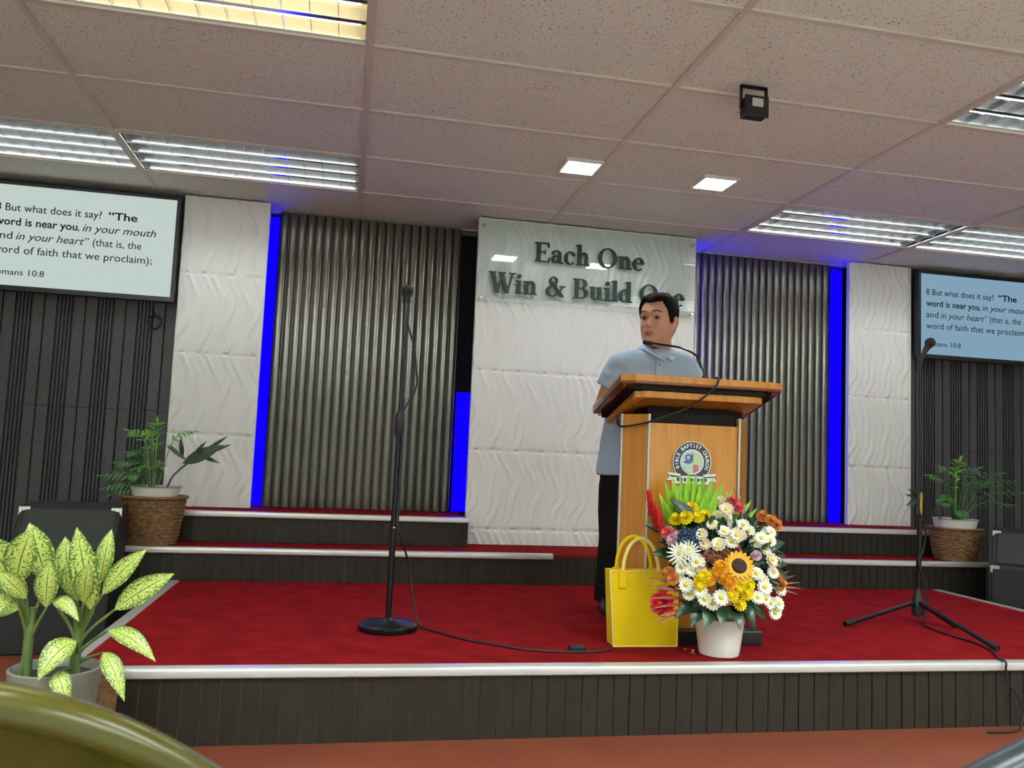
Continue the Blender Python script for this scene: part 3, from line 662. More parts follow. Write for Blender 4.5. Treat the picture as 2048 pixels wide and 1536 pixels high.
def flower_proto(kind):
    p = MB(); c = MB(); pm, cm = 'fwhite', 'feye'
    if kind == 'daisy': petal_ring(p, 13, .006, .027, .012, 0, .004); petal_ring(p, 11, .006, .022, .011, .003, .009, ph=.2); c.ball((0, 0, .005), .008, 10, 6, sc=(1, 1, .6))
    if kind == 'cream_daisy': petal_ring(p, 12, .006, .026, .013, 0, .006); petal_ring(p, 9, .004, .02, .012, .004, .014, ph=.3); c.ball((0, 0, .006), .007, 10, 6); pm = 'fcream'
    if kind == 'spider':
        for q in range(3): petal_ring(p, 16 - 2 * q, .004, .048 - .009 * q, .006, .004 * q, .002 + .013 * q, ph=.17 * q)
        c.ball((0, 0, .012), .008, 10, 6)
    if kind in ('yellow_mum', 'gold', 'mauve', 'pink', 'coral', 'russet', 'orange', 'red'):
        pm = {'yellow_mum': 'fyel', 'gold': 'fgold', 'mauve': 'fmauve', 'pink': 'fpink', 'coral': 'fcoral', 'russet': 'fbrown', 'orange': 'forange', 'red': 'fred'}[kind]; cm = pm
        for q in range(4): petal_ring(p, 14 - 2 * q, .003, .029 - .0055 * q, .011, .003 * q, .002 + .009 * q, ph=.21 * q)
        c.ball((0, 0, .016), .006, 8, 6)
    if kind == 'sunflower':
        petal_ring(p, 19, .022, .058, .016, 0, .004); petal_ring(p, 17, .02, .05, .015, .003, .01, ph=.16); c.lathe([(.001, .012), (.018, .014), (.026, .01), (.029, .003), (.029, -.003), (.001, -.003)], 24); pm, cm = 'fgold', 'fdark'
    if kind == 'rose':
        for q in range(5): petal_ring(p, 6 if q < 3 else 4, .002, .044 - .0075 * q, .04 - .006 * q, .002 + .003 * q, .012 + .009 * q, ph=.5 * q, cup=.004)
        c.ball((0, 0, .03), .012, 10, 8); pm = cm = 'fred'
    if kind == 'ginger':
        for q in range(7): petal_ring(p, 5, .003, .016 - .0012 * q, .014, -.03 + .013 * q, -.012 + .014 * q, ph=.6 * q)
        c.tube([(0, 0, -.03), (0, 0, .07)], [.006, .003], 8); pm = cm = 'fred'
    if kind == 'statice':
        for q in range(14):
            a = q * 2.4; r = .0045 * math.sqrt(q) * 1.3; p.ball((r * math.cos(a), r * math.sin(a), .014 - r * .5), .0062, 7, 5)
        c.tube([(0, 0, -.02), (0, 0, .008)], [.003, .009], 7); pm, cm = 'fblue', 'dkleaf'
    return p, pm, c, cm
FL = [
 ('daisy', 'daisy', 'small white daisy with a yellow eye in the vase arrangement', 'white daisies in the arrangement', 1.0, [(1.423, 2.98, .767), (1.416, 2.92, .708), (1.38, 2.94, .732), (1.473, 2.95, .733), (1.533, 2.95, .712), (1.586, 2.96, .701), (1.641, 2.98, .707), (1.545, 2.92, .672), (1.432, 2.89, .673), (1.246, 2.86, .52), (1.261, 2.87, .486), (1.305, 2.83, .477), (1.34, 2.84, .461), (1.363, 2.82, .483), (1.525, 2.87, .561), (1.565, 2.88, .511), (1.527, 2.86, .477), (1.649, 2.93, .443), (1.674, 2.96, .489), (1.6, 2.9, .452), (1.272, 2.87, .572), (1.242, 2.89, .578), (1.291, 2.87, .6), (1.647, 2.96, .603), (1.597, 2.94, .642), (1.29, 2.84, .505), (1.46, 2.98, .758), (1.637, 2.93, .41), (1.57, 2.88, .47), (1.50, 2.93, .735), (1.61, 2.93, .68), (1.62, 2.92, .56), (1.23, 2.9, .545), (1.56, 2.9, .69)]),
 ('daisy', 'cream_daisy', 'cream daisy near the centre of the vase arrangement', 'cream daisies in the arrangement', 1.05, [(1.377, 2.88, .664), (1.487, 2.92, .695), (1.329, 2.9, .664), (1.461, 3.05, .813), (1.45, 2.88, .70), (1.60, 2.9, .61), (1.31, 2.88, .70), (1.44, 2.95, .79), (1.58, 2.92, .53)]),
 ('chrysanthemum', 'spider', 'large white spider chrysanthemum beside the dark blue blossoms', 'white spider chrysanthemums', 1.0, [(1.223, 2.88, .628), (1.258, 2.88, .640)]),
 ('chrysanthemum', 'yellow_mum', 'bright yellow chrysanthemum below the lime blades at the top of the arrangement', 'yellow chrysanthemums at the top', .95, [(1.329, 3.02, .786), (1.292, 2.98, .752), (1.367, 2.98, .76), (1.266, 3.02, .74), (1.335, 2.97, .757)]),
 ('chrysanthemum', 'yellow_mum', 'yellow chrysanthemum clustered below the sunflower', 'yellow chrysanthemums below the sunflower', .95, [(1.289, 2.84, .53), (1.432, 2.82, .524), (1.462, 2.82, .5), (1.4, 2.81, .494), (1.442, 2.83, .458), (1.30, 2.83, .555), (1.47, 2.82, .53)]),
 ('chrysanthemum', 'gold', 'golden chrysanthemum beside the sunflower', 'golden chrysanthemums', .95, [(1.346, 2.83, .565), (1.371, 2.82, .554), (1.319, 2.83, .543), (1.391, 2.81, .538), (1.36, 2.82, .59)]),
 ('chrysanthemum', 'mauve', 'pale mauve chrysanthemum scattered in the arrangement', 'mauve chrysanthemums', .85, [(1.223, 2.94, .672), (1.539, 2.9, .626), (1.297, 2.86, .569), (1.245, 2.94, .69)]),
 ('carnation', 'pink', 'pink carnation high beside the lime blades', 'pink carnations', 1.0, [(1.501, 3.02, .818), (1.513, 3.0, .791)]),
 ('carnation', 'coral', 'coral pink carnation under the red ginger blossoms', None, 1.0, [(1.215, 2.97, .695)]),
 ('statice_blossom', 'statice', 'cluster of dark blue blossoms under the yellow chrysanthemums', 'dark blue blossoms', 1.35, [(1.265, 2.92, .694), (1.289, 2.9, .678), (1.274, 2.9, .656), (1.305, 2.9, .70), (1.252, 2.91, .665)]),
 ('chrysanthemum', 'russet', 'russet brown chrysanthemum in the middle of the arrangement', 'russet chrysanthemums', .75, [(1.336, 2.87, .626), (1.355, 2.86, .611), (1.399, 2.87, .632), (1.315, 2.88, .608), (1.46, 2.89, .64)]),
 ('chrysanthemum', 'orange', 'apricot chrysanthemum high on the outer edge towards the tripod', 'apricot chrysanthemums at the outer top edge', 1.0, [(1.662, 3.02, .747), (1.639, 3.04, .76), (1.686, 3.02, .728)]),
 ('chrysanthemum', 'orange', 'orange chrysanthemum above the red rose beside the yellow bag', 'orange chrysanthemums by the bag', .9, [(1.202, 2.92, .555), (1.21, 2.9, .534)]),
 ('chrysanthemum', 'orange', 'orange chrysanthemum low on the outer edge towards the tripod', 'orange chrysanthemums at the outer low edge', .9, [(1.655, 2.95, .532), (1.668, 2.95, .513)]),
 ('carnation', 'red', 'single small red carnation among white daisies', None, .9, [(1.628, 2.94, .562)]),
 ('rose', 'rose', 'large red rose in front of the yellow bag', None, 1.15, [(1.188, 2.93, .44)]),
 ('ginger_blossom', 'ginger', 'upright red ginger blossom beside the podium corner', 'red ginger blossoms', 1.0, [(1.196, 3.0, .71), (1.169, 3.04, .78), (1.185, 3.03, .735)]),
 ('sunflower', 'sunflower', 'single sunflower with a dark brown disc', None, 1.0, [(1.438, 2.835, .594)]),
]
CAMP = Vector((0, 0, .965))
for (nm, kind, lb, grp, sc, pts) in FL:
    p, pm, c, cm = flower_proto(kind)
    root = thing(nm, lb, 'flower', (0, 0, 0), grp)
    p.build('petals', pm, root, smooth=60); c.build('centre', cm, root)
    s = MB(); s.tube([(0, 0, -.05), (0, 0, 0)], .0025, 6); s.build('stem', 'stemg', root)
    for i, q in enumerate(pts):
        o = root if i == 0 else copy_tree(root)
        v = Vector(q); out = (v - HUB).normalized(); cd = (CAMP - v).normalized()
        d = Vector((0, 0, 1)) if kind == 'ginger' else (out * .55 + cd * (.9 if kind in ('sunflower', 'rose') else .6) + Vector((random.uniform(-.25, .25), random.uniform(-.2, .2), random.uniform(-.2, .25)))).normalized()
        if kind == 'ginger': d = Vector((random.uniform(-.25, 0), 0, 1)).normalized()
        o.location = v; o.rotation_mode = 'QUATERNION'; o.rotation_quaternion = d.to_track_quat('Z', 'Y') @ Quaternion((0, 0, 1), random.uniform(0, 6))
        k = sc * (random.uniform(.9, 1.15) if len(pts) > 3 else 1); o.scale = (k, k, k)
# greenery of the arrangement
def green(name, lb, grp, m, specs, cat='leaf'):
    for (p0, p1, wd, bend, nrm, tip) in specs:
        b = MB(); b.leaf(p0, p1, wd, bend, nrm, n=10, fold=.12, peak=.4, tip=tip)
        tag(b.build(name, m, smooth=60), lb, cat, grp)
tips = [(1.241, 3.08, .887), (1.264, 3.07, .911), (1.295, 3.06, .92), (1.324, 3.05, .928), (1.357, 3.05, .927), (1.391, 3.05, .92), (1.427, 3.05, .908), (1.477, 3.06, .896), (1.523, 3.07, .865), (1.565, 3.08, .842), (1.611, 3.08, .824), (1.218, 3.08, .841), (1.267, 3.04, .874), (1.366, 3.03, .887), (1.31, 3.08, .90), (1.345, 3.08, .915), (1.58, 3.06, .80)]
green('palm_blade', 'long lime green blade fanning up behind the flowers', 'lime green blades', 'palm', [((1.36 + (q[0] - 1.36) * .25, 3.06, .62), q, .044, ((q[0] - 1.36) * .03, 0, 0), (.2 * math.sin(q[0] * 90), -1, .1), 1.0) for q in tips + [(q[0] + .018, q[1] - .012, q[2] - .03) for q in tips]], 'leaf')
sp = [(1.098, 2.9, .508), (1.111, 2.88, .465), (1.116, 2.88, .429), (1.109, 2.92, .536), (1.137, 2.88, .373), (1.127, 2.88, .394), (1.131, 2.93, .562)]
green('dracaena_blade', 'thin bronze blade fanning out across the yellow bag', 'bronze blades over the bag', 'spike', [((1.27, 2.9, .45 + (q[2] - .45) * .5), q, .012, (0, 0, .008), (0, -1, .3), 1.0) for q in sp])
sp = [(1.78, 2.98, .516), (1.765, 2.97, .469), (1.764, 3.0, .541), (1.787, 2.98, .491), (1.738, 3.0, .56)]
green('dracaena_blade', 'thin bronze blade pointing towards the tripod stand', 'bronze blades on the far side', 'spike', [((1.62, 2.97, .49), q, .01, (0, 0, .008), (0, -1, .3), 1.0) for q in sp])
gl = [(1.214, 2.88, .395), (1.259, 2.85, .37), (1.355, 2.8, .385), (1.514, 2.85, .358), (1.559, 2.88, .392), (1.43, 2.8, .372), (1.49, 2.82, .40), (1.30, 2.82, .365), (1.60, 2.92, .37)]
green('broad_leaf', 'broad dark green leaf hanging over the vase rim', 'broad leaves at the vase rim', 'dkleaf', [((1.42 + (q[0] - 1.42) * .35, 2.93, .43), q, .07, (0, -.02, .03), (0, -.6, .8), 1.0) for q in gl])
gl = [(1.146, 3.05, .716), (1.726, 3.02, .664), (1.149, 2.98, .614), (1.727, 3.0, .579), (1.70, 3.02, .70), (1.715, 3.0, .62), (1.19, 3.02, .66), (1.73, 2.99, .53), (1.24, 3.03, .82), (1.58, 3.06, .78)]
green('broad_leaf', 'dark green leaf poking out between the blossoms', 'leaves between the blossoms', 'dkleaf', [((1.44 + (q[0] - 1.44) * .5, 3.0, q[2] * .6 + .23), q, .055, (0, -.01, .01), (0, -1, .4), 1.0) for q in gl])
b = MB()
for k in range(420):
    a, e = random.uniform(0, 2 * PI), random.uniform(-.35, 1.25)
    d = Vector((math.cos(a) * math.cos(e) * .215, math.sin(a) * math.cos(e) * .085, math.sin(e) * .2)); r = random.uniform(.55, .98)
    c0 = Vector((1.445, 2.975, .565)) + d * r; c1 = c0 + d.normalized() * random.uniform(.03, .05) + Vector((random.uniform(-.02, .02), random.uniform(-.01, .01), random.uniform(-.02, .02)))
    b.leaf(c0, c1, random.uniform(.014, .024), (0, 0, .004), (random.uniform(-.5, .5), -1, random.uniform(-.2, .8)), n=4)
tag(b.build('filler_foliage', 'dkleaf', smooth=60), 'dense small dark filler leaves packed between the flowers', 'foliage', kind='stuff')

# ------------------------------------------------------------------ microphone stands
t = thing('microphone_stand', 'straight black microphone stand on a heavy round base', 'microphone stand', (.213, 3.43, ST))
b = MB(); b.lathe([(.118, 0), (.12, .008), (.118, .022), (.105, .03), (.03, .038), (.018, .05), (.001, .05)], 40); b.build('base', 'blackm', t)
b = MB(); b.tube([(0, 0, .04), (.003, 0, .86)], .0125, 12); b.build('pole', 'blackm', t)
b = MB(); b.tube([(.003, 0, .86), (.004, 0, 1.3)], .0085, 12); b.build('upper_pole', 'blackm', t)
b = MB(); b.lathe([(.013, .78), (.019, .79), (.021, .83), (.018, .87), (.009, .885)], 16, (.003, 0, 0)); b.build('clutch', 'rubber', t)
b = MB(); b.ball((.003, -.014, .408), .006, 8, 6); b.build('screw', 'chrome', t)
b = MB(); b.lathe([(.012, 1.285), (.014, 1.3), (.013, 1.325), (.017, 1.34), (.017, 1.352)], 14, (.004, 0, 0)); b.build('clip', 'rubber', t)
t = thing('microphone', 'dynamic microphone held upright on the stand with the round base', 'microphone', (.217, 3.43, 1.50))
b = MB(); b.lathe([(.009, -.06), (.0115, -.05), (.0125, .0), (.0145, .07), (.017, .1), (.021, .108)], 16); b.build('body', 'black', t)
b = MB(); b.ball((0, 0, .127), .026, 18, 12, sc=(1, 1, 1.05)); b.build('head', 'micgrey', t)
b = MB(); b.lathe([(.026, .122), (.0268, .124), (.0268, .13), (.026, .132)], 20, cap=False); b.build('band', 'blackm', t)
b = MB(); b.tube(spline([(.218, 3.425, 1.555), (.226, 3.42, 1.49), (.248, 3.41, 1.42), (.262, 3.405, 1.36), (.272, 3.405, 1.29), (.277, 3.405, 1.24), (.262, 3.41, 1.19), (.235, 3.415, 1.14), (.222, 3.417, 1.10), (.23, 3.417, 1.0), (.231, 3.417, .8), (.232, 3.418, .66), (.25, 3.43, .6), (.287, 3.5, .5), (.305, 3.5, .4), (.325, 3.48, .3), (.345, 3.45, .252), (.41, 3.36, .245), (.50, 3.23, .245), (.60, 3.14, .246), (.70, 3.07, .245), (.82, 3.03, .245), (.96, 3.03, .245), (1.04, 3.06, .245)], 8), .0042, 7)
tag(b.build('microphone_cable', 'rubber'), 'black cable from the round-based microphone stand across the red carpet to the bag', 'cable')
b = MB(); b.box(-.03, -.018, 0, .03, .018, .02); tag(b.build('cable_connector', 'rubber', bevel=.005, loc=(.90, 3.06, ST + .001)), 'small dark plug lying on the carpet beside the yellow bag', 'plug')
# tripod stand
t = thing('microphone_stand', 'black tripod microphone stand near the blue television', 'microphone stand', (2.765, 3.6, ST))
b = MB(); b.tube([(0, 0, .05), (.012, 0, .52)], .0125, 12); b.build('pole', 'blackm', t)
b = MB(); b.tube([(.012, 0, .52), (.016, 0, .625)], .012, 12); b.build('collar', 'brass', t, label='brass-coloured collar')
b = MB(); b.tube([(.016, 0, .62), (.012, 0, 1.27)], .0075, 12); b.build('upper_pole', 'blackm', t)
b = MB(); b.lathe([(.012, .03), (.026, .035), (.028, .07), (.026, .11), (.016, .14), (.013, .16)], 16); b.build('hub', 'rubber', t)
for (dx, dy) in ((-.455, -.1), (-.07, -.58), (.09, -.15)):
    lg = MB(); L = math.hypot(dx, dy); lg.tube([(0, 0, .1), (dx * .93, dy * .93, .016)], .0095, 10); lo = lg.build('leg', 'blackm', t)
    lf = MB(); lf.tube([(dx * .9, dy * .9, .022), (dx, dy, .013)], .0125, 10); lf.build('rubber_foot', 'rubber', lo)
b = MB(); b.lathe([(.009, 1.25), (.013, 1.262), (.014, 1.29), (.011, 1.3)], 14, (.012, 0, 0)); b.build('clip', 'rubber', t)
t = thing('microphone', 'dynamic microphone tilted on the tripod stand, overlapping the blue television', 'microphone', (2.775, 3.595, 1.525))
ax = Vector((.40, -.25, .88)).normalized()
b = MB(); b.tube([(0, 0, -.02), ax * .04, ax * .07, ax * .075], [.009, .012, .016, .019], 14); b.build('body', 'black', t)
b = MB(); b.ball(ax * .092, .025, 16, 12); b.build('head', 'micgrey', t)
b = MB(); b.tube(spline([(2.772, 3.59, 1.5), (2.76, 3.588, 1.42), (2.765, 3.588, 1.2), (2.765, 3.588, .95), (2.76, 3.588, .8), (2.79, 3.588, .70), (2.80, 3.588, .66), (2.78, 3.585, .58), (2.755, 3.583, .54), (2.78, 3.583, .46), (2.80, 3.582, .40), (2.79, 3.57, .30), (2.74, 3.53, .25), (2.72, 3.46, .245), (2.70, 3.3, .245), (2.705, 3.15, .245), (2.64, 2.98, .246), (2.56, 2.86, .25), (2.545, 2.812, .25), (2.545, 2.812, .22), (2.56, 2.82, .17), (2.60, 2.815, .12), (2.62, 2.81, .07), (2.60, 2.80, .02), (2.55, 2.77, .006), (2.42, 2.765, .006)], 8), .0042, 7)
tag(b.build('microphone_cable', 'rubber'), 'black cable running from the tripod stand over the stage edge to the floor', 'cable')

# ------------------------------------------------------------------ speaker cabinets beside the stage
def monitor(x0, x1, yf, yb, lb, rz):
    t = thing('speaker_cabinet', lb, 'loudspeaker', (x0, yf, 0), 'black speaker cabinets'); W = x1 - x0; D = yb - yf; t.rotation_euler = (0, 0, rz)
    prof = [(0, 0), (D, 0), (D, .635), (D * .62, .645), (D * .45, .62), (0, .43)]
    b = MB(); b.prism(prof, 0, W, 'x'); b.build('cabinet', 'rubber', t, smooth=0, bevel=.008)
    n = Vector((0, -.19, D * .45)).normalized()
    b = MB(); a0, a1 = Vector((0, D * .04, .447)), Vector((0, D * .42, .607))
    b.add([(.03, a0.y + n.y * .012, a0.z + n.z * .012), (W - .03, a0.y + n.y * .012, a0.z + n.z * .012), (W - .03, a1.y + n.y * .012, a1.z + n.z * .012), (.03, a1.y + n.y * .012, a1.z + n.z * .012), (.02, a0.y, a0.z - .004), (W - .02, a0.y, a0.z - .004), (W - .02, a1.y, a1.z + .006), (.02, a1.y, a1.z + .006)],
          [(0, 1, 2, 3), (0, 4, 5, 1), (1, 5, 6, 2), (2, 6, 7, 3), (3, 7, 4, 0)]); b.build('grille', 'grille', t, smooth=0)
    for x, s in ((0, 1), (W, -1)):
        for (y, z) in ((D * .44, .622), (0, .43)):
            b = MB(); b.box(min(x - .004 * s, x + .045 * s), y - .012, z - .014, max(x - .004 * s, x + .045 * s), y + .012, z + .008); b.box(min(x - .004 * s, x + .01 * s), y - .014, z - .035, max(x - .004 * s, x + .01 * s), y + .02, z + .008); b.build('corner_guard', 'chrome', t, smooth=0, bevel=.003)
monitor(-1.43, -1.0, 4.02, 4.5, 'black speaker cabinet with sloped grille beside the wicker basket by the pale green television', .12)
monitor(3.775, 4.335, 4.28, 4.76, 'black speaker cabinet with sloped grille beside the wicker basket by the blue television', -.78)

# ------------------------------------------------------------------ basket plants
def lobed(mb, pts, wid, nl, ll, nrm, mi=0):      # stem with paired narrow lobes
    P_ = spline(pts, 5); n = len(P_)
    mb.tube([tuple(p) for p in P_], [.0035 * (1 - .6 * i / n) for i in range(n)], 5, mi)
    for k in range(nl):
        tt = .42 + .58 * k / (nl - 1); i = min(int(tt * (n - 1)), n - 2); p = P_[i]; tg = (P_[i + 1] - P_[i]).normalized()
        sd = tg.cross(Vector(nrm)).normalized(); sc = math.sin(PI * (.2 + .75 * k / (nl - 1)))
        for s in (-1, 1):
            e = p + (sd * s * .85 + tg * .6) * ll * sc + Vector((0, 0, -.15 * ll))
            mb.leaf(p, e, wid, (0, 0, .006), nrm, n=4, fold=.1, mi=mi)
    mb.leaf(P_[-1] - (P_[-1] - P_[-2]) * .3, P_[-1] + (P_[-1] - P_[-2]).normalized() * ll * .8, wid * 1.1, (0, 0, 0), nrm, n=4, mi=mi)
def basket(c, r0, r1, h, lb):
    t = thing('basket', lb, 'basket', c, 'wicker plant baskets'); b = MB(); rows = 13; rings = []
    for k in range(rows * 2 + 1):
        z = h * k / (rows * 2); r = r0 + (r1 - r0) * (k / (rows * 2)) ** .7 + (.004 if k % 2 else 0)
        rings.append([((r + .003 * math.sin(j * PI + (k // 2) * PI)) * math.cos(2 * PI * j / 48), (r + .003 * math.sin(j * PI / 2 + (k // 2) * PI)) * math.sin(2 * PI * j / 48), z) for j in range(48)])
    b.loft(rings, cap=True); b.build('body', 'wicker', t)
    b = MB(); b.tube([(r1 * 1.02 * math.cos(2 * PI * j / 40), r1 * 1.02 * math.sin(2 * PI * j / 40), h - .004) for j in range(41)], .008, 8); b.build('rim', 'wicker', t)
    return t
def pot(c, r, h, z0, lb):
    t = thing('plant_pot', lb, 'pot', (c[0], c[1], z0)); b = MB(); b.lathe([(r * .9, 0), (r, h), (r + .008, h), (r + .008, h - .028)][:3] + [(r - .008, h), (r - .012, h - .03)], 32); b.build('rim', 'vase', t)
    b = MB(); b.lathe([(.001, h - .03), (r - .01, h - .03), (r - .01, h - .025), (.001, h - .025)], 24); b.build('soil', 'soil', t); return t
def fern(root_c, lb, fronds, name):
    t = thing(name, lb, 'plant', root_c, 'leafy plants in the wicker baskets')
    for (tipx, tipy, tipz, m, nl, ll, wd) in fronds:
        b = MB(); d = Vector((tipx, tipy, tipz)) - Vector(root_c); s = Vector((d.x * .08, d.y * .08, 0)); midp = Vector((d.x * .45, d.y * .45, d.z * .72 + .04))
        lobed(b, [s, midp, d], wd, nl, ll, (0, -.5, .85)); b.build('frond', m, t, smooth=60)
    return t
BL = (-.975, 4.722, S1)
basket(BL, .118, .160, .255, 'wicker basket on the lower step by the pale green television')
pot(BL, .126, .05, S1 + .257, 'white inner pot in the basket by the pale green television')
fr = [(-1.127, 4.74, 1.0, 'fernb', 7, .06, .014), (-.808, 4.72, 1.01, 'fernb', 8, .05, .013), (-.99, 4.72, 1.04, 'fernb', 8, .07, .016), (-1.234, 4.72, .763, 'fern', 7, .07, .016), (-1.211, 4.70, .70, 'fern', 7, .06, .016), (-1.176, 4.74, .832, 'fern', 8, .07, .016), (-1.125, 4.74, .89, 'fern', 7, .06, .015), (-1.061, 4.70, .81, 'fern', 7, .07, .016), (-1.169, 4.68, .67, 'fern', 6, .06, .015), (-1.03, 4.86, .93, 'fern', 7, .06, .015), (-1.10, 4.66, .76, 'fern', 8, .06, .016), (-.95, 4.68, .82, 'fern', 6, .05, .015), (-1.05, 4.80, 1.0, 'fernb', 7, .06, .015)]
t = fern((-.985, 4.722, S1 + .275), 'bushy green fern with one dark leaf arching over the white wall panel', fr, 'fern')
b = MB(); b.tube(spline([(.06, 0, 0), (.094, 0, .09), (.173, 0, .171)], 6), .005, 6); o0 = Vector((-.985, 4.722, S1 + .275))
for (p0, p1, wd) in (((-.85, .84), (-.64, .95), .07), ((-.83, .86), (-.936, .937), .022), ((-.85, .87), (-.865, .985), .025), ((-.80, .875), (-.731, .968), .022), ((-.75, .90), (-.62, 1.0), .022), ((-.73, .90), (-.60, .955), .022), ((-.75, .885), (-.655, .85), .022), ((-.86, .88), (-.92, .94), .018)):
    b.leaf(Vector((p0[0], 4.722, p0[1])) - o0, Vector((p1[0], 4.70, p1[1])) - o0, wd, (0, -.01, 0), (.1, -1, .3), n=6, fold=.06)
b.build('frond', 'ferndk', t, smooth=60, label='dark lobed frond on a long arching stem')
BR = (3.90, 4.722, S1)
basket(BR, .118, .158, .21, 'wicker basket on the lower step by the blue television')
pot(BR, .134, .055, S1 + .212, 'white inner pot in the basket by the blue television')
fr = [(3.80, 4.74, 1.0, 'fern', 8, .07, .016), (3.931, 4.72, 1.04, 'fernb', 8, .07, .017), (4.063, 4.72, 1.0, 'fern', 8, .07, .016), (3.725, 4.74, .94, 'fern', 7, .06, .016), (4.235, 4.72, .975, 'fern', 8, .07, .016), (4.40, 4.72, .855, 'fern', 7, .06, .016), (4.36, 4.74, .93, 'fern', 7, .06, .015), (4.31, 4.70, .775, 'fern', 7, .06, .015), (4.12, 4.70, .92, 'fern', 8, .07, .016), (3.874, 4.70, .95, 'fernb', 8, .07, .016), (3.80, 4.68, .80, 'fern', 8, .07, .016), (3.74, 4.66, .77, 'fern', 7, .06, .016), (4.0, 4.82, 1.0, 'fern', 7, .07, .016), (3.88, 4.62, .70, 'fern', 7, .06, .016), (4.18, 4.8, .9, 'fern', 7, .07, .016)]
t = fern((3.90, 4.722, S1 + .24), 'bushy green fern spreading in front of the slat wall under the blue television', fr, 'fern')
b = MB(); o0 = Vector((3.90, 4.722, S1 + .24)); b.tube(spline([(-.1, -.02, .0), (-.2, -.05, .08), (-.33, -.06, .16)], 6), .004, 6)
for (dx, dz) in ((-.09, .01), (-.085, -.06), (-.05, .06), (-.02, .05), (-.07, .05), (-.03, -.05), (.02, .04), (-.06, -.07)):
    b.leaf((-.33, -.06, .16), (-.33 + dx, -.07, .16 + dz), .022, (0, -.01, 0), (.1, -1, .3), n=5, fold=.06)
b.build('frond', 'ferndk', t, smooth=60)

# ------------------------------------------------------------------ variegated plant on the hall floor
PC = Vector((-.735, 2.5, 0))
t = thing('planter', 'tall grey white planter standing at the corner of the stage', 'pot', PC)
b = MB(); b.lathe([(.085, 0), (.092, .01), (.108, .27), (.113, .30), (.116, .335), (.11, .338), (.102, .33), (.098, .30)], 36); b.build('body', 'potw', t)
b = MB(); b.lathe([(.001, .305), (.1, .305), (.1, .312), (.001, .312)], 24); b.build('soil', 'soil', t)
t = thing('basket', 'small brown basket half hidden behind the grey white planter', 'basket', (-.69, 2.73, 0))
b = MB(); b.lathe([(.05, 0), (.06, .1), (.068, .27), (.062, .27), (.055, .15), (.045, .02)], 24); b.build('body', 'wicker', t)
b = MB(); b.tube([(.066 * math.cos(2 * PI * j / 30), .066 * math.sin(2 * PI * j / 30), .27) for j in range(31)], .005, 6); b.build('rim', 'wicker', t)
t = thing('variegated_plant', 'leafy plant with pale speckled leaves in the grey white planter', 'plant', (PC.x, PC.y, .31))
LV = [((-.838, 2.45, .563), (-.791, 2.40, .717), .085), ((-.841, 2.47, .569), (-.925, 2.43, .690), .09), ((-.642, 2.46, .49), (-.69, 2.42, .722), .075), ((-.621, 2.45, .538), (-.509, 2.42, .666), .055), ((-.587, 2.45, .498), (-.43, 2.40, .605), .066), ((-.596, 2.44, .445), (-.453, 2.36, .382), .05), ((-.598, 2.42, .392), (-.522, 2.36, .281), .05), ((-.669, 2.43, .419), (-.734, 2.36, .336), .07), ((-.707, 2.48, .531), (-.728, 2.46, .691), .07), ((-.842, 2.45, .536), (-.893, 2.38, .458), .07), ((-.64, 2.5, .558), (-.622, 2.5, .71), .05), ((-.705, 2.40, .345), (-.655, 2.36, .262), .05), ((-.749, 2.47, .517), (-.664, 2.42, .472), .04), ((-.80, 2.43, .53), (-.854, 2.38, .605), .055), ((-.686, 2.47, .515), (-.70, 2.43, .64), .06), ((-.76, 2.46, .50), (-.75, 2.43, .63), .06), ((-.66, 2.43, .52), (-.64, 2.38, .63), .055), ((-.86, 2.5, .55), (-.95, 2.47, .60), .08), ((-.78, 2.52, .56), (-.84, 2.52, .72), .08), ((-.82, 2.44, .50), (-.90, 2.40, .53), .07)]
for (p0, p1, wd) in LV:
    p0, p1 = Vector(p0) - t.location, Vector(p1) - t.location; b = MB(); dn = p1.z < p0.z
    b.leaf(p0, p1, wd, (0, -.012, .022 if dn else .008), (0.1, -1, .75 if dn else .35), n=12, fold=.1, peak=.45)
    lo = b.build('leaf', 'leafv', t, smooth=60)
    s = MB(); bx = -.065 if p0.x < -.02 else .055
    s.tube(spline([(bx + random.uniform(-.014, .014), -.03 + random.uniform(-.012, .012), 0), (bx * .9 + p0.x * .12, -.03, max(p0.z * .55, .03)), p0], 6), [.0075 * (1 - .55 * i / 12) for i in range(13)], 7); s.build('petiole', 'stemg', lo)
for bx in (-.065, .055):
    s = MB(); s.tube([(bx, -.025, -.01), (bx, -.03, .1), (bx + .004, -.03, .19)], [.014, .013, .008], 9); s.build('stem', 'stemg', t)

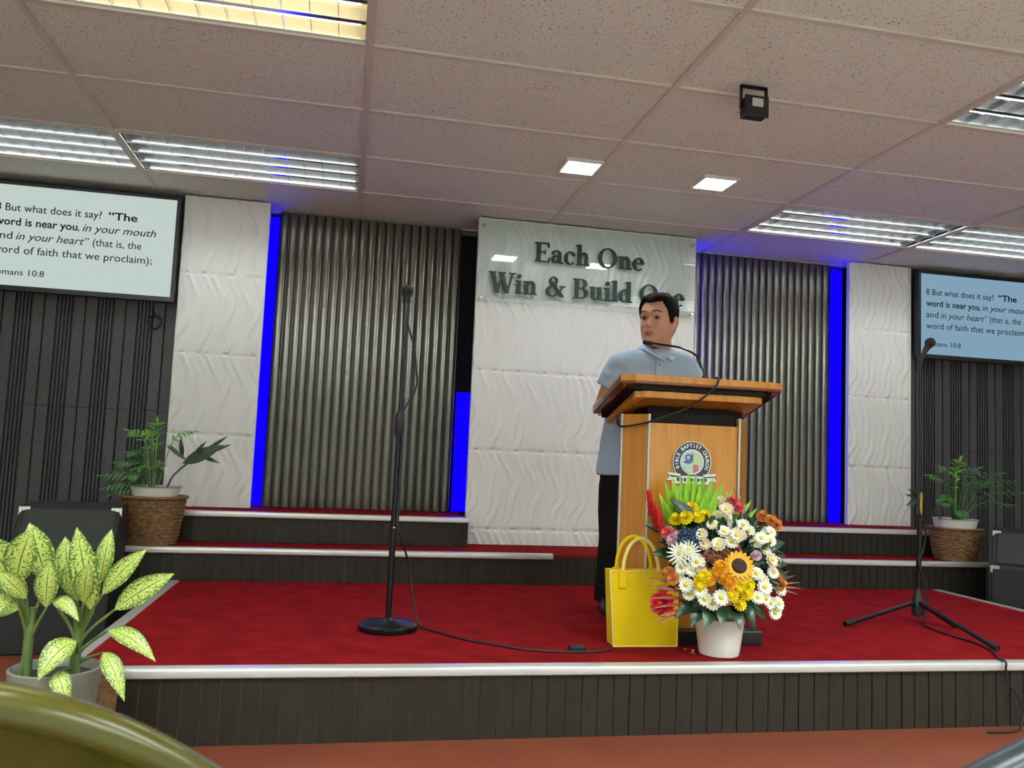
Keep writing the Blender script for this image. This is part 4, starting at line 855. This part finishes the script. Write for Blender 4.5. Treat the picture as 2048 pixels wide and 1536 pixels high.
# ------------------------------------------------------------------ plastic chairs near the camera
def plastic_chair(c, rz, m, lb, hb=.752):
    t = thing('plastic_chair', lb, 'chair', c); t.rotation_euler = (0, 0, rz)
    def arc_pt(x, lift):     # back curve: x across, bows away from the sitter
        return -.215 + .09 * (x / .25) ** 2 * .8
    b = MB(); top = lambda x: hb - 1.9 * x * x
    xs = [-.28 + .56 * i / 32 for i in range(33)]
    b.tube([(x, arc_pt(x, 0) - .012, top(x) - .026) for x in xs], .026, 16, flat=.75); b.build('back_rail', m, t)
    b = MB()
    rings = []
    for k in range(8):
        f = k / 7
        rings.append([(x * (1 - .1 * f), arc_pt(x, 0) + .11 * f ** .7, (top(x) - .034) * (1 - f) + .45 * f + .0) for x in xs])
    for r0, r1, a, bb in ((0, 7, 0, 7),):
        vs = [p for r in rings for p in r] + [(p[0], p[1] - .006, p[2]) for r in rings for p in r]; n = 33; N = n * 8; fs = []
        for k in range(7):
            for i in range(32):
                if 3 <= k <= 5 and i % 6 in (0, 1) and 2 < i < 30: continue
                fs += [(k * n + i, k * n + i + 1, (k + 1) * n + i + 1, (k + 1) * n + i), (N + k * n + i, N + (k + 1) * n + i, N + (k + 1) * n + i + 1, N + k * n + i + 1)]
        b.add(vs, fs)
    b.build('backrest', m, t)
    b = MB(); sv = []
    for side in (0, 1):
        for i in range(13):
            for j in range(13):
                x, y = -.22 + .44 * i / 12, -.19 + .42 * j / 12
                sv.append((x, y, .43 - .018 * math.cos(x * 6) * math.cos(y * 5) + (.01 if y > .2 else 0) - .008 * side))
    fs = [(q + i * 13 + j, q + (i + 1) * 13 + j, q + (i + 1) * 13 + j + 1, q + i * 13 + j + 1) for q in (0, 169) for i in range(12) for j in range(12)]
    b.add(sv, fs); b.build('seat', m, t)
    for sx in (-1, 1):
        for sy in (-1, 1):
            l = MB(); l.tube([(sx * .2, sy * .18 + .02, .43), (sx * .245, sy * .22 + .02, 0)], [.024, .017], 10); l.build('leg', m, t)
plastic_chair((-.365, 1.065, 0), .05, 'chairg', 'glossy olive green plastic chair closest to the viewer, its curved backrest towards us')
plastic_chair((.875, .885, 0), -.1, 'chaird', 'slate grey plastic chair, only a corner of its curved backrest showing at the picture edge', .778)

# ------------------------------------------------------------------ the speaker (person)
t = thing('person', 'person in a light blue short-sleeved shirt speaking behind the podium, one hand on its corner', 'person', (1.41, 3.85, ST))
O = Vector((1.41, 3.85, ST))
HC = Vector((1.462, 3.78, 1.515)); HS = 1.07
yaw = math.radians(-47)       # turned towards the pale green television side
fwd = Vector((math.sin(yaw), -math.cos(yaw), 0)); sidev = Vector((math.cos(yaw), math.sin(yaw), 0))     # sidev = the person's left
pitchd = .06
def HP(x, y, z):              # head-local (left, forward, up) -> relative to thing
    f2 = (fwd + Vector((0, 0, pitchd))).normalized(); u2 = sidev.cross(f2) * -1
    if u2.z < 0: u2 = -u2
    return HC - O + (sidev * x + f2 * y + u2 * z) * HS
LEV = [(-.004, .026, .066, .0), (.006, .042, .080, .012), (.02, .054, .085, .03), (.04, .064, .086, .05), (.06, .069, .087, .068), (.08, .072, .088, .082), (.10, .074, .087, .091), (.12, .075, .086, .096), (.14, .075, .088, .099), (.16, .075, .087, .099), (.18, .072, .081, .095), (.20, .064, .070, .084), (.215, .053, .056, .068), (.228, .034, .036, .044), (.234, .012, .014, .016)]
def lerp_lev(z):
    for a, b_ in zip(LEV, LEV[1:]):
        if a[0] <= z <= b_[0]:
            f = (z - a[0]) / (b_[0] - a[0]); return [a[k] + (b_[k] - a[k]) * f for k in (1, 2, 3)]
    return list((LEV[0] if z < LEV[0][0] else LEV[-1])[1:])
G = lambda a, s: math.exp(-(a / s) ** 2)
def head_pt(ang, z, infl=0):       # ang 0 = forward, + towards the person's left
    w_, f_, b_ = lerp_lev(z); s, c = math.sin(ang), math.cos(ang)
    e = 2 / 2.25; x = w_ * math.copysign(abs(s) ** e, s); y = (f_ if c > 0 else b_) * math.copysign(abs(c) ** e, c)
    if c > 0 and not infl:
        y += .026 * G(x, .0105) * (max(0, 1 - abs(z - .086) / .045) ** 1.2 if z > .086 else max(0, 1 - (.086 - z) / .013))
        y += .008 * (G(x - .012, .007) + G(x + .012, .007)) * G(z - .083, .008)
        y -= .010 * (G(x - .031, .015) + G(x + .031, .015)) * G(z - .122, .012)
        y += .0055 * (G(x - .03, .022) + G(x + .03, .022)) * G(z - .143, .009)
        y += .005 * (G(x - .043, .016) + G(x + .043, .016)) * G(z - .092, .016)
        y += .0075 * G(x, .021) * G(z - .058, .006) + .008 * G(x, .018) * G(z - .046, .006) - .005 * G(x, .024) * G(z - .052, .0025)
        y -= .005 * G(x, .02) * G(z - .033, .008); y += .006 * G(x, .02) * G(z - .012, .012)
    if infl: return (x * (1 + infl / max(w_, .03)), y + math.copysign(infl, c) * abs(c), z + infl * (.9 if z > .2 else .15))
    return (x, y, z)
body = MB(); zs = [-.004 + .238 * i / 70 for i in range(71)]
body.loft([[HP(*head_pt(2 * PI * j / 96, z)) for j in range(96)] for z in zs])
qh = Matrix((sidev, fwd, Vector((0, 0, 1)))).transposed().to_quaternion()
for s in (-1, 1):      # ears
    for (dx, dy, dz, r) in ((.077, -.012, .127, .017), (.083, -.021, .119, .017), (.081, -.017, .104, .015), (.076, -.008, .089, .012), (.075, -.006, .112, .012)):
        body.ball(HP(s * dx, dy, dz), r, 10, 8, sc=(.5, 1, 1.25), q=qh)
W3 = lambda x, y, z: Vector((x, y, z)) - O
body.chain([HP(0, -.03, .03), HP(0, -.035, -.02), W3(1.462, 3.80, 1.44)], [.056, .056, .062], 18)
# trunk and limbs
def ell(c, hw, hd, z, e=2.4, n=28, rot=.12):
    out = []
    for j in range(n):
        a = 2 * PI * j / n; x = hw * math.copysign(abs(math.cos(a)) ** (2 / e), math.cos(a)); y = hd * math.copysign(abs(math.sin(a)) ** (2 / e), math.sin(a))
        out.append(W3(c[0] + x * math.cos(-rot) - y * math.sin(-rot), c[1] + x * math.sin(-rot) + y * math.cos(-rot), z))
    return out
TR = [((1.412, 3.87), .175, .115, .86), ((1.415, 3.865), .170, .115, .98), ((1.425, 3.855), .165, .115, 1.1), ((1.44, 3.835), .175, .112, 1.25), ((1.452, 3.82), .185, .105, 1.36), ((1.458, 3.812), .18, .09, 1.42), ((1.46, 3.805), .11, .065, 1.465)]
body.loft([ell(c, a, d, z) for c, a, d, z in TR])
RA = [(1.29, 3.82, 1.415), (1.232, 3.885, 1.225), (1.172, 3.70, 1.205)]
LA = [(1.63, 3.79, 1.41), (1.672, 3.80, 1.225), (1.60, 3.62, 1.27)]
body.chain([W3(*p) for p in RA], [.056, .043, .027]); body.chain([W3(*p) for p in LA], [.056, .043, .027])
for (hip, kn, an) in (((1.325, 3.875, .9), (1.318, 3.86, .60), (1.30, 3.92, .32)), ((1.50, 3.875, .9), (1.52, 3.86, .60), (1.525, 3.92, .32))):
    body.chain([W3(*hip), W3(*kn), W3(*an)], [.085, .055, .036])
def hand(wr, fw, up_, out_, curl, side):
    wr, fw, up_, out_ = Vector(wr), Vector(fw).normalized(), Vector(up_).normalized(), Vector(out_).normalized()
    body.chain([wr, wr + fw * .035, wr + fw * .075], [.025, .024, .02], 10)
    for k in (-1.3, -.45, .4, 1.2): body.chain([wr + fw * .02 + out_ * k * .012, wr + fw * .085 + out_ * k * .019], [.016, .0115], 8)
    for k, ln in ((-1.35, .058), (-.45, .075), (.45, .08), (1.3, .07)):
        p0 = wr + fw * .085 + out_ * k * .0195; p1 = p0 + (fw - up_ * curl * .35) * ln * .45; p2 = p1 + (fw * .75 - up_ * curl * .9) * ln * .33; p3 = p2 + (fw * .35 - up_ * curl) * ln * .25
        body.chain([p0, p1, p2, p3], [.0105, .0098, .009, .008], 8)
    th = out_ * side
    body.chain([wr + fw * .025 + th * .018, wr + fw * .05 + th * .042 - up_ * .006, wr + fw * .075 + th * .05 - up_ * .014, wr + fw * .095 + th * .046 - up_ * .022], [.014, .0115, .0105, .009], 8)
hand(W3(1.165, 3.685, 1.222), (-.28, -.85, -.12), (0, -.12, 1), (.95, -.3, 0), .8, 1)
hand(W3(1.59, 3.60, 1.275), (-.35, -.85, -.1), (0, -.1, 1), (.92, -.38, 0), .5, -1)
bo = fuse('body', body, .0042, ['skin', 'lip'], t, 2)
lipc = HP(0, .094, .052); me = bo.data
for p in me.polygons:
    d = p.center - lipc
    x = d.dot(sidev); zz = d.z + .1 * 0
    if abs(x) < .023 and (p.center - (HC - O)).dot(fwd) > .07 and abs(zz + .004) < .0105 * (1 - (x / .026) ** 2): p.material_index = 1
bo.name = 'body'
for s in (-1, 1):
    e = MB(); c = HP(s * .031, .0745, .1215); e.ball(c, .0125, 14, 10, sc=(1.15, .8, .62), q=qh); eo = e.build('eye', 'eyew', t)
    e = MB(); e.ball(c + fwd * .0066 + Vector((0, 0, -.0005)) , .0072, 10, 8, sc=(1, .7, .95), q=qh); e.build('iris', 'iris', eo)
    e = MB(); e.tube([HP(s * x, y, z) for x, y, z in ((.016, .0865, .133), (.027, .0865, .1335), (.04, .081, .130), (.048, .074, .124))], [.0035, .0042, .004, .003], 8); e.build('eyelid', 'skin', t)
    e = MB(); e.tube([HP(s * x, y, z) for x, y, z in ((.013, .0935, .1465), (.026, .094, .1505), (.04, .088, .150), (.054, .075, .144))], [.003, .0048, .0045, .0025], 8, flat=.6); e.build('eyebrow', 'brow', t)
# short black hair, faded at the sides
hb = MB(); NZ, NA = 46, 84; vv = []; keep = {}
def hairline(a):
    a = abs(a)
    if a < .75: return .197 - .006 * math.cos(a * 4)
    if a < 1.05: return .197 - (a - .75) / .3 * .035
    if a < 1.3: return .162 - (a - 1.05) / .25 * .058
    if a < 1.62: return .104
    if a < 1.95: return .104 + (a - 1.62) / .33 * .03
    return max(.134 - (a - 1.95) / .4 * .085, .045)
outer, inner = [], []
for j in range(NA):
    a = -PI + 2 * PI * j / NA; z0 = hairline(a); co, ci = [], []
    for i in range(NZ + 1):
        f = i / NZ; z = z0 + (.2335 - z0) * f; k = min(f / .16, 1)
        th = (.004 + .013 * min(max((z - .13) / .07, 0), 1)) * (.25 + .75 * k) + random.uniform(-.0006, .0006)
        co.append(HP(*head_pt(a, z, th))); ci.append(HP(*head_pt(a, z, -.004)))
    outer.append(co); inner.append(ci)
def grid_of(cols, flip=False):
    n = NZ + 1; vs = [p for c in cols for p in c]; fs = [(j * n + i, ((j + 1) % NA) * n + i, ((j + 1) % NA) * n + i + 1, j * n + i + 1) for j in range(NA) for i in range(NZ)]
    return vs, fs
vs, fs = grid_of(outer); n = NZ + 1; N = len(vs); v2, f2 = grid_of(inner)
fs = fs + [tuple(q + N for q in f) for f in f2] + [(j * n, ((j + 1) % NA) * n, N + ((j + 1) % NA) * n, N + j * n) for j in range(NA)] + [tuple(j * n + NZ for j in range(NA))]
hb.add(vs + v2, fs); hb.build('hair', 'hair', t, smooth=70)
# shirt
sh = MB()
SR = [((1.41, 3.872), .198, .138, .885), ((1.412, 3.87), .196, .137, .95), ((1.418, 3.862), .19, .135, 1.05), ((1.428, 3.852), .186, .134, 1.15), ((1.44, 3.835), .192, .132, 1.25), ((1.452, 3.82), .206, .125, 1.36), ((1.457, 3.812), .214, .110, 1.42), ((1.46, 3.807), .210, .098, 1.455), ((1.462, 3.803), .186, .088, 1.48), ((1.462, 3.805), .13, .07, 1.497), ((1.462, 3.81), .085, .055, 1.506)]
sh.loft([ell(c, a, d, z) for c, a, d, z in SR])
def sleeve(P0, P1):
    a, b_ = Vector(P0), Vector(P1); d = b_ - a
    sh.chain([W3(*(a - d * .05)), W3(*(a + d * .1)), W3(*(a + d * .3))], [.064, .069, .072], 16)
    sh.tube([W3(*(a + d * .2)), W3(*(a + d * .42)), W3(*(a + d * .56))], [.074, .073, .074], 20)
sleeve(RA[0], RA[1]); sleeve(LA[0], LA[1])
so = fuse('shirt', sh, .006, ['shirt'], t, 10)
from mathutils import noise as mnoise
for v in so.data.vertices:      # cloth folds
    p = v.co; f = mnoise.noise(Vector((p.x * 9 + p.z * 5, p.y * 9, p.z * 13))) + .5 * mnoise.noise(Vector((p.x * 22, p.y * 22 - p.z * 14, p.z * 24)))
    arm = 1 if abs(p.x - .045) > .17 and p.z > .95 else .45
    v.co = p + v.normal * .009 * f * arm
cl = MB()
nb = Vector((1.462, 3.80, 0))
for s in (-1, 1):     # collar flaps
    rows = []
    for k in range(11):
        f = k / 10; a = -PI / 2 + .12 + s * (.16 + 2.95 * f)
        q = Vector((math.cos(a), math.sin(a), 0)); e = max(0, 1 - f / .3); m_ = min(f / .35, 1)
        base = nb - O
        zt = 1.478 + .047 * m_
        ro = .104 + .030 * e; zo = 1.492 + .006 * m_ - .052 * e
        rows.append([base + q * .066 + Vector((0, 0, zt - .012)), base + q * .070 + Vector((0, 0, zt)), base + q * .076 + Vector((0, 0, zt)), base + q * ro + Vector((0, 0, zo)), base + q * (ro - .005) + Vector((0, 0, zo - .005)), base + q * .075 + Vector((0, 0, zt - .014))])
    cl.loft(rows)
cl.build('collar', 'shirt', t, smooth=50)
pk = MB(); pl = []
def front_pt(z):
    for (c, a, d, zz), (c2, a2, d2, z2) in zip(SR, SR[1:]):
        if zz <= z <= z2:
            f = (z - zz) / (z2 - zz); return W3(c[0] + (c2[0] - c[0]) * f - .012, c[1] + (c2[1] - c[1]) * f - (d + (d2 - d) * f) - .003, z)
zz = [.9 + .58 * i / 24 for i in range(25)]
pk.loft([[front_pt(z) + Vector((dx, dy, 0)) for dx, dy in ((-.014, .004), (-.014, -.003), (.014, -.001), (.014, .006))] for z in zz]); pk.build('placket', 'shirt', t, smooth=50)
for z in (.98, 1.07, 1.16, 1.25, 1.34, 1.42):
    bt = MB(); bt.ball(front_pt(z) + Vector((0, -.004, 0)), .0055, 10, 6, sc=(1, .5, 1)); bt.build('button', 'shirtd', t)
# trousers and shoes
tr = MB(); tr.loft([ell(c, a, d, z) for c, a, d, z in (((1.41, 3.875), .172, .122, .80), ((1.41, 3.875), .178, .124, .88), ((1.41, 3.87), .176, .122, .93))])
for (hip, kn, an) in (((1.322, 3.875, .84), (1.312, 3.865, .58), (1.298, 3.915, .275)), ((1.50, 3.875, .84), (1.52, 3.865, .58), (1.525, 3.915, .275))):
    tr.chain([W3(*hip), W3(*(Vector(hip).lerp(Vector(kn), .5))), W3(*kn)], [.097, .094, .082], 18); tr.tube([W3(*kn), W3(*(Vector(kn).lerp(Vector(an), .5))), W3(*an)], [.082, .076, .07], 18)
fuse('trousers', tr, .009, ['trouser'], t, 3)
for (ax_, dx, dy) in ((1.296, -.22, -.97), (1.53, .1, -1)):
    d = Vector((dx, dy, 0)).normalized(); n_ = Vector((-d.y, d.x, 0)); rows = []
    for (f, hw, h) in ((-.075, .02, .05), (-.065, .034, .075), (-.02, .038, .085), (.04, .04, .075), (.09, .045, .055), (.14, .046, .045), (.18, .036, .035), (.197, .015, .022)):
        c = W3(ax_, 3.915, ST) + d * f
        rows.append([c + n_ * hw * x + Vector((0, 0, .004 + h * z)) for x, z in ((-1, 0), (-1.02, .35), (-.8, .8), (-.35, 1), (.35, 1), (.8, .8), (1.02, .35), (1, 0))])
    s = MB(); s.loft(rows); s.build('shoe', 'shoe', t, smooth=60)
